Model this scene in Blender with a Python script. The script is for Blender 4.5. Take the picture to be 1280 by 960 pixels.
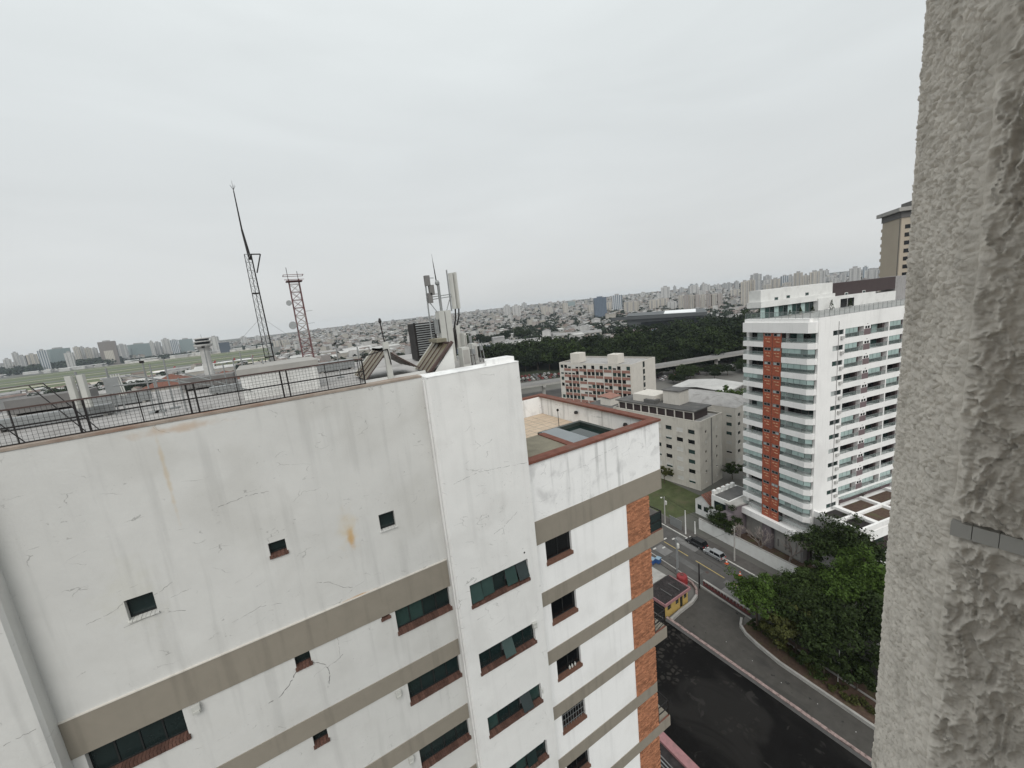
import bpy, math, random
import numpy as np
from mathutils import Matrix, Vector
rad = math.radians
for o in list(bpy.data.objects): bpy.data.objects.remove(o)
S = bpy.context.scene
C = S.collection
R_ = random.Random(7)
NR = np.random.default_rng(11)

# ------------------------------------------------------------------ camera
EYE = 55.0                                    # metres above the street
FOCAL = 507.112 / 1280 * 36
YAW, PITCH, ROLL = rad(30.2916), rad(10.3637), rad(-5.9353)
fw = Vector((math.sin(YAW)*math.cos(PITCH), math.cos(YAW)*math.cos(PITCH), -math.sin(PITCH)))
r0 = Vector((math.cos(YAW), -math.sin(YAW), 0)); u0 = r0.cross(fw)
rv = r0*math.cos(ROLL) + u0*math.sin(ROLL); uv = u0*math.cos(ROLL) - r0*math.sin(ROLL)
cam = bpy.data.cameras.new('camera'); cam.lens = FOCAL; cam.sensor_width = 36
cam.clip_start = 0.05; cam.clip_end = 40000
camo = bpy.data.objects.new('camera', cam); C.objects.link(camo)
mw = Matrix((rv, uv, -fw)).transposed().to_4x4(); mw.translation = (0, 0, EYE)
camo.matrix_world = mw
S.camera = camo

# ------------------------------------------------------------------ overcast sky, soft sun, exposure
SUN_EL, SUN_AZ = 44, 206                      # azimuth clockwise from +Y
W = bpy.data.worlds.new('World'); S.world = W; W.use_nodes = True
nt = W.node_tree; N = nt.nodes; LK = nt.links.new
for n in list(N): N.remove(n)
out = N.new('ShaderNodeOutputWorld'); bg = N.new('ShaderNodeBackground'); LK(bg.outputs[0], out.inputs[0])
sky = N.new('ShaderNodeTexSky'); sky.sky_type = 'NISHITA'; sky.sun_disc = False
sky.sun_elevation = rad(SUN_EL); sky.sun_rotation = rad(SUN_AZ); sky.dust_density = 4
hs = N.new('ShaderNodeHueSaturation'); hs.inputs['Saturation'].default_value = .15; hs.inputs['Value'].default_value = .07
LK(sky.outputs[0], hs.inputs['Color'])
tc = N.new('ShaderNodeTexCoord'); sx = N.new('ShaderNodeSeparateXYZ'); LK(tc.outputs['Generated'], sx.inputs[0])
cr = N.new('ShaderNodeValToRGB'); cr.color_ramp.interpolation = 'B_SPLINE'
el = cr.color_ramp.elements
el[0].position = 0; el[0].color = (.640, .648, .640, 1)
el[1].position = 1; el[1].color = (.98, 1.02, 1.03, 1)
for p_, c_ in ((.12, (.632, .652, .652)), (.35, (.672, .71, .722)), (.6, (.74, .785, .79))):
    e_ = el.new(p_); e_.color = (*c_, 1)
LK(sx.outputs['Z'], cr.inputs[0])
mp = N.new('ShaderNodeMapping'); mp.inputs['Scale'].default_value = (1.1, 1.1, 5.0); LK(tc.outputs['Generated'], mp.inputs[0])
nz = N.new('ShaderNodeTexNoise'); nz.inputs['Scale'].default_value = 1.6; nz.inputs['Detail'].default_value = 4; nz.inputs['Distortion'].default_value = .6
LK(mp.outputs[0], nz.inputs['Vector'])
mr = N.new('ShaderNodeMapRange'); mr.inputs['From Min'].default_value = .3; mr.inputs['From Max'].default_value = .7
mr.inputs['To Min'].default_value = .955; mr.inputs['To Max'].default_value = 1.04; LK(nz.outputs['Fac'], mr.inputs['Value'])
mu = N.new('ShaderNodeMix'); mu.data_type = 'RGBA'; mu.blend_type = 'MULTIPLY'; mu.inputs[0].default_value = 1
LK(cr.outputs[0], mu.inputs[6]); LK(mr.outputs[0], mu.inputs[7])
mx = N.new('ShaderNodeMix'); mx.data_type = 'RGBA'; mx.inputs[0].default_value = .12
LK(mu.outputs[2], mx.inputs[6]); LK(hs.outputs[0], mx.inputs[7])
LK(mx.outputs[2], bg.inputs['Color']); bg.inputs['Strength'].default_value = 1.0
sun = bpy.data.lights.new('sun', 'SUN'); sun.energy = 1.5; sun.angle = rad(40); sun.color = (1, .97, .93)
suno = bpy.data.objects.new('sun', sun); C.objects.link(suno)
a_, e_ = rad(SUN_AZ), rad(SUN_EL)
suno.rotation_euler = Vector((-math.sin(a_)*math.cos(e_), -math.cos(a_)*math.cos(e_), -math.sin(e_))).to_track_quat('-Z', 'Y').to_euler()
S.view_settings.view_transform = 'Standard'; S.view_settings.look = 'None'
S.view_settings.exposure = 0.2; S.view_settings.gamma = 1; S.view_settings.use_curve_mapping = False
S.render.engine = 'CYCLES'
S.cycles.use_denoising = True
S.cycles.max_bounces = 6; S.cycles.diffuse_bounces = 3; S.cycles.volume_bounces = 1; S.cycles.transparent_max_bounces = 12
S.render.resolution_x, S.render.resolution_y = 1024, 768

# ------------------------------------------------------------------ materials
MATS = {}
def mat(name, col, rough=.85, var=.12, scale=1.0, spec=.3, metal=0., bump=0., bscale=30., streak=0., dirt=None, dirt_scale=.6, dirt_amt=0., island=0., extra=None):
    m = bpy.data.materials.new(name); m.use_nodes = True
    nt = m.node_tree; N = nt.nodes; L = nt.links.new
    b = N['Principled BSDF']; b.inputs['Roughness'].default_value = rough; b.inputs['Metallic'].default_value = metal
    b.inputs['Specular IOR Level'].default_value = spec
    geo = N.new('ShaderNodeNewGeometry'); pos = geo.outputs['Position']
    n1 = N.new('ShaderNodeTexNoise'); n1.inputs['Scale'].default_value = scale; n1.inputs['Detail'].default_value = 5; n1.inputs['Roughness'].default_value = .65
    L(pos, n1.inputs['Vector'])
    r1 = N.new('ShaderNodeMapRange'); r1.inputs['From Min'].default_value = .25; r1.inputs['From Max'].default_value = .75
    r1.inputs['To Min'].default_value = 1-var; r1.inputs['To Max'].default_value = 1+var; L(n1.outputs['Fac'], r1.inputs['Value'])
    def mul(a, fac):
        x = N.new('ShaderNodeMix'); x.data_type = 'RGBA'; x.blend_type = 'MULTIPLY'; x.inputs[0].default_value = 1
        if isinstance(a, tuple): x.inputs[6].default_value = a
        else: L(a, x.inputs[6])
        L(fac, x.inputs[7]); return x.outputs[2]
    c = mul((*col, 1), r1.outputs[0])
    def mask(vec_scale, sc, lo, hi, detail=4, dist=0.):
        mpn = N.new('ShaderNodeMapping'); mpn.inputs['Scale'].default_value = vec_scale; L(pos, mpn.inputs[0])
        nn = N.new('ShaderNodeTexNoise'); nn.inputs['Scale'].default_value = sc; nn.inputs['Detail'].default_value = detail; nn.inputs['Distortion'].default_value = dist
        L(mpn.outputs[0], nn.inputs['Vector'])
        rr = N.new('ShaderNodeMapRange'); rr.interpolation_type = 'SMOOTHSTEP'
        rr.inputs['From Min'].default_value = lo; rr.inputs['From Max'].default_value = hi; L(nn.outputs['Fac'], rr.inputs['Value'])
        return rr.outputs[0]
    def over(a, colr, fac, amt):
        k = N.new('ShaderNodeMath'); k.operation = 'MULTIPLY'; k.inputs[1].default_value = amt; L(fac, k.inputs[0])
        x = N.new('ShaderNodeMix'); x.data_type = 'RGBA'; L(k.outputs[0], x.inputs[0]); L(a, x.inputs[6]); x.inputs[7].default_value = (*colr, 1)
        return x.outputs[2]
    if streak: c = over(c, tuple(v*.45 for v in col), mask((1, 1, .07), 3.2, .52, .72), streak)
    if dirt: c = over(c, dirt, mask((1, 1, 1), dirt_scale, .5, .72, 6, .4), dirt_amt)
    if island:
        ri = N.new('ShaderNodeMapRange'); ri.inputs['To Min'].default_value = 1-island; ri.inputs['To Max'].default_value = 1+island
        L(geo.outputs['Random Per Island'], ri.inputs['Value']); c = mul(c, ri.outputs[0])
    env = dict(N=N, L=L, pos=pos, over=over, mask=mask, mul=mul, geo=geo, b=b)
    if extra: c = extra(c, env)
    L(c, b.inputs['Base Color'])
    if bump:
        nb = N.new('ShaderNodeTexNoise'); nb.inputs['Scale'].default_value = bscale; nb.inputs['Detail'].default_value = 5
        L(pos, nb.inputs['Vector'])
        bp = N.new('ShaderNodeBump'); bp.inputs['Strength'].default_value = bump; bp.inputs['Distance'].default_value = .5/bscale
        L(nb.outputs['Fac'], bp.inputs['Height']); L(bp.outputs[0], b.inputs['Normal'])
    MATS[name] = m
    return m

def crack_rust(c, E):
    """worn white render: hairline cracks, damp blotches and one rust run below the roof"""
    N, L, pos = E['N'], E['L'], E['pos']
    mpn = N.new('ShaderNodeMapping'); mpn.inputs['Scale'].default_value = (.8, .01, 1.5); L(pos, mpn.inputs[0])
    wn = N.new('ShaderNodeTexNoise'); wn.inputs['Scale'].default_value = 2.2; wn.inputs['Detail'].default_value = 5; L(mpn.outputs[0], wn.inputs['Vector'])
    ad = N.new('ShaderNodeVectorMath'); ad.operation = 'MULTIPLY_ADD'; ad.inputs[1].default_value = (.55, .55, .55)
    L(wn.outputs['Color'], ad.inputs[0]); L(mpn.outputs[0], ad.inputs[2])
    vo = N.new('ShaderNodeTexVoronoi'); vo.feature = 'DISTANCE_TO_EDGE'; vo.inputs['Scale'].default_value = 1.15; L(ad.outputs[0], vo.inputs['Vector'])
    lt = N.new('ShaderNodeMapRange'); lt.inputs['From Min'].default_value = .004; lt.inputs['From Max'].default_value = .011
    lt.inputs['To Min'].default_value = 1; lt.inputs['To Max'].default_value = 0; L(vo.outputs['Distance'], lt.inputs['Value'])
    mk = E['mask']((1, 1, 1), 1.7, .56, .66, 3)
    k = N.new('ShaderNodeMath'); k.operation = 'MULTIPLY'; L(lt.outputs[0], k.inputs[0]); L(mk, k.inputs[1])
    c = E['over'](c, (.16, .155, .145), k.outputs[0], .5)
    # blistered paint flakes
    fl = E['mask']((1, 1, 1.8), 9., .66, .70, 4, .8); fm = E['mask']((1, 1, 1), .9, .54, .64, 2)
    k2 = N.new('ShaderNodeMath'); k2.operation = 'MULTIPLY'; L(fl, k2.inputs[0]); L(fm, k2.inputs[1])
    c = E['over'](c, (.33, .325, .31), k2.outputs[0], .6)
    # rust runs (x, z of centre, half width, half height)
    sp = N.new('ShaderNodeSeparateXYZ'); L(pos, sp.inputs[0])
    wob = N.new('ShaderNodeTexNoise'); wob.inputs['Scale'].default_value = 3.5; wob.inputs['Detail'].default_value = 4; L(pos, wob.inputs['Vector'])
    for cx, cz, hx, hz, amt, col in ((1.16, 48.42, .17, .55, .78, (.50, .27, .07)), (1.12, 48.75, .42, .95, .35, (.55, .42, .22)), (-2.75, 51.7, .07, 1.7, .4, (.5, .36, .18)),
                                     (-2.3, 52.9, 1.4, .16, .45, (.42, .24, .1)), (1.13, 46.42, .75, .07, .8, (.42, .22, .06)), (-4.0, 48.9, .9, 1.4, .14, (.42, .40, .25))):
        dx = N.new('ShaderNodeMath'); dx.operation = 'MULTIPLY_ADD'; dx.inputs[1].default_value = 1/hx; dx.inputs[2].default_value = -cx/hx; L(sp.outputs['X'], dx.inputs[0])
        dz = N.new('ShaderNodeMath'); dz.operation = 'MULTIPLY_ADD'; dz.inputs[1].default_value = 1/hz; dz.inputs[2].default_value = -cz/hz; L(sp.outputs['Z'], dz.inputs[0])
        cb = N.new('ShaderNodeCombineXYZ'); L(dx.outputs[0], cb.inputs[0]); L(dz.outputs[0], cb.inputs[1])
        ln = N.new('ShaderNodeVectorMath'); ln.operation = 'LENGTH'; L(cb.outputs[0], ln.inputs[0])
        sw = N.new('ShaderNodeMath'); sw.operation = 'MULTIPLY_ADD'; sw.inputs[1].default_value = 1.5; L(wob.outputs['Fac'], sw.inputs[0]); L(ln.outputs['Value'], sw.inputs[2])
        rr = N.new('ShaderNodeMapRange'); rr.interpolation_type = 'SMOOTHSTEP'; rr.inputs['From Min'].default_value = .75; rr.inputs['From Max'].default_value = 1.7
        rr.inputs['To Min'].default_value = 1; rr.inputs['To Max'].default_value = 0; L(sw.outputs[0], rr.inputs['Value'])
        c = E['over'](c, col, rr.outputs[0], amt)
    return c

mat('white_render', (.585, .582, .562), streak=.2, var=.06, scale=.8, bump=.12, bscale=14, dirt=(.44, .43, .40), dirt_scale=.45, dirt_amt=.35, extra=crack_rust)
mat('brighter_white', (.82, .82, .81), var=.04, scale=.7, bump=.1, bscale=14, streak=.12, dirt=(.62, .61, .59), dirt_scale=.6, dirt_amt=.3)  # same render lightened; the facade's brightening toward the right is put into the colour
mat('pilaster_white', (.73, .727, .71), streak=.12, var=.05, scale=.8, bump=.12, bscale=14, dirt=(.5, .49, .47), dirt_scale=.5, dirt_amt=.3, extra=crack_rust)  # render again, a step lighter than the left wall; brightness put in the colour
mat('stained_white', (.80, .80, .79), var=.05, bump=.15, bscale=14, streak=.55, dirt=(.36, .36, .36), dirt_scale=1.3, dirt_amt=.4, extra=crack_rust)
mat('beige_band', (.25, .225, .185), var=.06, scale=2, streak=.25, bump=.1, bscale=40)
mat('brick', (.35, .155, .085), var=.3, scale=6, island=.32, bump=.4, bscale=60)
mat('mortar', (.30, .22, .17), var=.2, scale=8)
mat('sill_brick', (.105, .055, .042), var=.25, scale=8, island=.25)
mat('sill_red', (.15, .078, .055), var=.15, scale=6)
mat('coping_red', (.155, .062, .044), var=.3, scale=3, dirt=(.14, .1, .08), dirt_amt=.5, dirt_scale=1.4)
mat('coping_rust', (.30, .25, .21), var=.25, scale=3, dirt=(.20, .09, .05), dirt_amt=.75, dirt_scale=.7)
mat('glass_dark', (.012, .022, .022), rough=.08, var=.3, scale=.7, spec=.5)
mat('glass_green', (.028, .055, .05), rough=.1, var=.2, scale=1, spec=.5)
mat('glass_pale', (.34, .44, .42), rough=.12, var=.22, scale=.35, spec=.5)
mat('glass_black', (.006, .007, .008), rough=.12, var=.2, spec=.4)
mat('frame_dark', (.02, .022, .022), rough=.5, var=.1)
mat('frame_grey', (.22, .23, .23), rough=.45, var=.1)
mat('interior', (.02, .02, .02), rough=.95)
mat('metal_black', (.016, .014, .014), rough=.55, var=.3, scale=5)
mat('metal_rusty', (.075, .05, .045), rough=.7, var=.4, scale=4)
mat('metal_grey', (.26, .27, .27), rough=.45, var=.15, scale=4, metal=.3)
mat('metal_pale', (.48, .48, .45), rough=.5, var=.1, scale=2, dirt=(.3, .28, .22), dirt_amt=.4)
mat('antenna_red', (.16, .085, .085), rough=.7, var=.3, scale=1)
mat('roof_grey', (.34, .33, .32), var=.2, scale=.8, dirt=(.17, .16, .15), dirt_amt=.6, dirt_scale=.7)
mat('tile_tan', (.50, .40, .30), var=.12, scale=2)
mat('slab_olive', (.20, .185, .14), var=.2, scale=2, dirt=(.1, .09, .07), dirt_amt=.5)
mat('pool_rim', (.035, .045, .04), rough=.4, var=.2)
mat('pool_water', (.01, .02, .018), rough=.04, var=.3, scale=1, spec=.5)
mat('cover_grey', (.20, .22, .23), rough=.35, var=.1)
mat('skylight', (.13, .11, .07), rough=.4, var=.35, scale=1.2, spec=.5)
mat('white_paint', (.66, .66, .64), rough=.7, var=.06, scale=1.5, dirt=(.4, .39, .37), dirt_amt=.3, dirt_scale=.5)
mat('tower_white', (.81, .80, .785), rough=.75, var=.04, scale=.4, streak=.13, dirt=(.48, .47, .46), dirt_amt=.25, dirt_scale=.15)
mat('orange_tile', (.33, .09, .05), rough=.6, var=.2, scale=2.5)
mat('orange_light', (.60, .38, .24), rough=.6)
mat('tower_brown', (.055, .04, .04), rough=.6, var=.1)
mat('tower_plum', (.16, .12, .125), rough=.7, var=.08)
mat('curtain_pale', (.40, .43, .42), rough=.3, var=.2, scale=.6)
mat('rail_glass', (.21, .26, .25), rough=.12, var=.25, scale=.5, spec=.5)
mat('rail_clear', (.30, .36, .35), rough=.1, var=.2, spec=.5); MATS['rail_clear'].node_tree.nodes['Principled BSDF'].inputs['Alpha'].default_value = .28
MATS['rail_glass'].node_tree.nodes['Principled BSDF'].inputs['Alpha'].default_value = .45
mat('glass_leaf', (.36, .45, .43), rough=.1, var=.3, scale=.4, spec=.5); MATS['glass_leaf'].node_tree.nodes['Principled BSDF'].inputs['Alpha'].default_value = .5
mat('soil', (.085, .055, .04), var=.4, scale=2.5, dirt=(.09, .09, .04), dirt_amt=.7, dirt_scale=.5)
mat('grey_wall', (.30, .29, .285), var=.12, scale=.6, streak=.3, dirt=(.2, .19, .19), dirt_amt=.5)
mat('plum_wall', (.17, .145, .155), var=.1, scale=.8, streak=.2)
mat('beige_render', (.53, .50, .445), var=.07, scale=.5, streak=.3, dirt=(.33, .31, .28), dirt_amt=.5, dirt_scale=.3)
mat('cream_render', (.57, .54, .49), var=.07, scale=.5, streak=.2)
mat('shutter_white', (.55, .54, .51), rough=.6, var=.08)
mat('red_panel', (.27, .145, .115), var=.15, scale=1)
mat('roof_tile', (.155, .07, .05), var=.3, scale=1.6, bump=.4, bscale=6)
mat('roof_slate', (.10, .098, .095), var=.25, scale=.3, dirt=(.18, .17, .16), dirt_amt=.5, dirt_scale=.4)
mat('fibre_roof', (.33, .32, .31), var=.2, scale=.5, dirt=(.18, .17, .16), dirt_amt=.6, dirt_scale=.4)
mat('roof_black', (.022, .018, .018), rough=.7, var=.5, scale=2, dirt=(.06, .05, .05), dirt_amt=.6)
mat('yellow_wall', (.40, .28, .09), var=.1, scale=2)
mat('pink_paint', (.29, .15, .155), var=.18, scale=2, dirt=(.2, .13, .12), dirt_amt=.5, dirt_scale=1.5)
mat('pink_worn', (.26, .195, .18), var=.4, scale=3, dirt=(.07, .05, .045), dirt_amt=.9, dirt_scale=1.6)
mat('dark_red', (.13, .045, .042), var=.3, scale=1.5, dirt=(.06, .04, .04), dirt_amt=.5)
mat('concrete', (.33, .32, .30), var=.15, scale=1.2, dirt=(.2, .19, .18), dirt_amt=.5)
mat('concrete_dark', (.17, .165, .16), var=.2, scale=.5, dirt=(.1, .1, .1), dirt_amt=.5)
def asphalt_wear(c, E):
    c = E['over'](c, (.035, .034, .033), E['mask']((1, .25, 1), .5, .5, .75, 5, .5), .6)
    return E['over'](c, (.02, .02, .02), E['mask']((1, 1, 1), 1.1, .66, .72, 3), .7)
mat('asphalt', (.085, .081, .077), spec=.2, var=.15, scale=.8, bump=.2, bscale=20, extra=asphalt_wear)
mat('ramp_concrete', (.066, .062, .056), spec=.15, var=.22, scale=.6, bump=.2, bscale=12, extra=asphalt_wear)
def lot_wear(c, E):
    N, L = E['N'], E['L']
    vo = N.new('ShaderNodeTexVoronoi'); vo.feature = 'DISTANCE_TO_EDGE'; vo.inputs['Scale'].default_value = 1.25; vo.inputs['Randomness'].default_value = .65
    L(E['pos'], vo.inputs['Vector'])
    rr = N.new('ShaderNodeMapRange'); rr.inputs['From Min'].default_value = .12; rr.inputs['From Max'].default_value = .25; L(vo.outputs['Distance'], rr.inputs['Value'])
    # old stone setts showing through the tar, mostly in the corner by the gatehouse
    sp = N.new('ShaderNodeSeparateXYZ'); L(E['pos'], sp.inputs[0])
    gx = N.new('ShaderNodeMapRange'); gx.inputs['From Min'].default_value = 30; gx.inputs['From Max'].default_value = 40; L(sp.outputs['Y'], gx.inputs['Value'])
    nn = N.new('ShaderNodeTexNoise'); nn.inputs['Scale'].default_value = .22; nn.inputs['Detail'].default_value = 5; L(E['pos'], nn.inputs['Vector'])
    sm = N.new('ShaderNodeMath'); sm.operation = 'MULTIPLY_ADD'; sm.inputs[1].default_value = .22; L(gx.outputs[0], sm.inputs[0]); L(nn.outputs['Fac'], sm.inputs[2])
    mk = N.new('ShaderNodeMapRange'); mk.inputs['From Min'].default_value = .58; mk.inputs['From Max'].default_value = .72; L(sm.outputs[0], mk.inputs['Value'])
    k = N.new('ShaderNodeMath'); k.operation = 'MULTIPLY'; L(rr.outputs[0], k.inputs[0]); L(mk.outputs[0], k.inputs[1])
    c = E['over'](c, (.016, .015, .014), E['mask']((1, .6, 1), .16, .48, .62, 6, .8), .9)
    c = E['over'](c, (.03, .028, .026), E['mask']((1, 1, 1), .5, .62, .7, 5, 1.), .7)
    return E['over'](c, (.045, .041, .036), k.outputs[0], .6)
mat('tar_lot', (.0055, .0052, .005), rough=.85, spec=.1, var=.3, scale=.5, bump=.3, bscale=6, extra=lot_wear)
mat('paint_yellow', (.42, .32, .12), var=.3, scale=3)
mat('paint_white', (.50, .49, .46), var=.25, scale=3)
mat('bark', (.085, .065, .05), var=.3, scale=6, bump=.5, bscale=20)
mat('bark_pale', (.25, .215, .195), var=.3, scale=6)
def leafmat(name, col):
    return mat(name, col, rough=.7, var=.4, scale=.45, spec=.08, island=.5)
leafmat('leaf_dark', (.022, .033, .011)); leafmat('leaf_mid', (.029, .044, .013)); leafmat('leaf_bright', (.042, .070, .015))
leafmat('leaf_olive', (.05, .054, .018)); leafmat('leaf_park', (.015, .023, .009)); leafmat('leaf_far', (.022, .03, .018))
mat('grass', (.062, .075, .030), var=.35, scale=.5, dirt=(.10, .085, .05), dirt_amt=.6, dirt_scale=.25)
mat('airfield_grass', (.085, .105, .04), var=.2, scale=.01, dirt=(.14, .13, .08), dirt_amt=.7, dirt_scale=.006)
mat('runway', (.14, .135, .13), var=.12, scale=.02)
mat('taxiway', (.44, .40, .33), var=.12, scale=.02)
mat('city_ground', (.12, .115, .105), var=.35, scale=.02, dirt=(.045, .055, .032), dirt_amt=.85, dirt_scale=.012)
mat('park_floor', (.03, .037, .02), var=.4, scale=.1)
mat('pavement_dark', (.085, .078, .072), var=.25, scale=.8, dirt=(.05, .045, .04), dirt_amt=.6, dirt_scale=.5)
mat('car_black', (.012, .012, .014), rough=.25, var=.05, spec=.6); mat('car_silver', (.36, .37, .38), rough=.3, var=.04, metal=.4, spec=.6)
mat('car_white', (.6, .6, .6), rough=.3, var=.04); mat('car_red', (.25, .03, .03), rough=.3, var=.04)
mat('tyre', (.015, .015, .015), rough=.9); mat('rim', (.35, .35, .36), rough=.4, metal=.6); mat('lamp_red', (.3, .02, .02), rough=.3); mat('lamp_white', (.7, .7, .68), rough=.2)
mat('cone_orange', (.55, .10, .03), rough=.6); mat('drum_red', (.22, .03, .032), rough=.45, var=.15, scale=3); mat('bin_blue', (.035, .09, .24), rough=.5, var=.2, scale=3)
mat('flag_green', (.03, .13, .06), rough=.8); mat('flag_white', (.5, .5, .48), rough=.8)
mat('blue_panel', (.22, .31, .38), var=.08); mat('hall_dark', (.075, .08, .083), rough=.5, var=.06, scale=.05); mat('hall_white', (.75, .76, .76), rough=.5, var=.03)
mat('hotel_tan', (.40, .345, .275), var=.05, scale=.2); mat('hotel_cap', (.13, .125, .12), var=.1)
mat('plane_white', (.72, .72, .72), rough=.4, var=.03)
mat('house_white', (.44, .435, .42), var=.25, scale=.1); mat('house_grey', (.30, .295, .29), var=.2, scale=.1); mat('house_cream', (.345, .325, .29), var=.18, scale=.1)
mat('house_pink', (.34, .305, .285), var=.2, scale=.1); mat('house_roof', (.165, .125, .108), var=.4, scale=.2); mat('house_roof_grey', (.26, .255, .25), var=.35, scale=.2)

def farmat(name, wall, glass, pu=3.2, pz=3.0, fu=.5, fz=.48):
    """far facade, too far off to tell single windows apart"""
    m = bpy.data.materials.new(name); m.use_nodes = True
    nt = m.node_tree; N = nt.nodes; L = nt.links.new; b = N['Principled BSDF']; b.inputs['Roughness'].default_value = .7
    tc = N.new('ShaderNodeTexCoord'); sp = N.new('ShaderNodeSeparateXYZ'); L(tc.outputs['Object'], sp.inputs[0])
    sn = N.new('ShaderNodeSeparateXYZ'); L(tc.outputs['Normal'], sn.inputs[0])
    ab = N.new('ShaderNodeMath'); ab.operation = 'ABSOLUTE'; L(sn.outputs['X'], ab.inputs[0])
    gt = N.new('ShaderNodeMath'); gt.operation = 'GREATER_THAN'; gt.inputs[1].default_value = .5; L(ab.outputs[0], gt.inputs[0])
    u = N.new('ShaderNodeMix'); L(gt.outputs[0], u.inputs[0]); L(sp.outputs['X'], u.inputs[2]); L(sp.outputs['Y'], u.inputs[3])
    def band(src, per, frac):
        d = N.new('ShaderNodeMath'); d.operation = 'DIVIDE'; d.inputs[1].default_value = per; L(src, d.inputs[0])
        f = N.new('ShaderNodeMath'); f.operation = 'FRACT'; L(d.outputs[0], f.inputs[0])
        g = N.new('ShaderNodeMath'); g.operation = 'LESS_THAN'; g.inputs[1].default_value = frac; L(f.outputs[0], g.inputs[0]); return g.outputs[0]
    k = N.new('ShaderNodeMath'); k.operation = 'MULTIPLY'; L(band(u.outputs[0], pu, fu), k.inputs[0]); L(band(sp.outputs['Z'], pz, fz), k.inputs[1])
    az = N.new('ShaderNodeMath'); az.operation = 'ABSOLUTE'; L(sn.outputs['Z'], az.inputs[0])
    g2 = N.new('ShaderNodeMath'); g2.operation = 'LESS_THAN'; g2.inputs[1].default_value = .5; L(az.outputs[0], g2.inputs[0])
    k2 = N.new('ShaderNodeMath'); k2.operation = 'MULTIPLY'; L(k.outputs[0], k2.inputs[0]); L(g2.outputs[0], k2.inputs[1])
    x = N.new('ShaderNodeMix'); x.data_type = 'RGBA'; L(k2.outputs[0], x.inputs[0]); x.inputs[6].default_value = (*wall, 1); x.inputs[7].default_value = (*glass, 1)
    L(x.outputs[2], b.inputs['Base Color']); MATS[name] = m
farmat('far_white', (.50, .49, .47), (.16, .17, .18)); farmat('far_cream', (.45, .42, .37), (.19, .17, .15), 4.5, 3, .4)
farmat('far_grey', (.33, .33, .33), (.13, .14, .15)); farmat('far_pink', (.38, .335, .305), (.16, .14, .13), 3, 3)
farmat('far_blue', (.14, .17, .21), (.06, .085, .12), 4, 3.2, .85, .7); farmat('far_stripe', (.46, .47, .48), (.10, .13, .16), 6, 3, .5, 1.1)
farmat('far_teal', (.27, .305, .305), (.16, .205, .21), 5, 3.5, .9, .6); farmat('far_box', (.19, .165, .155), (.13, .115, .11), 4, 3.4)
farmat('far_navy', (.05, .065, .09), (.035, .045, .07), 6, 4, .8, .6); farmat('far_hotel', (.40, .345, .275), (.12, .10, .09), 3.4, 3, .5, .5)

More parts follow.
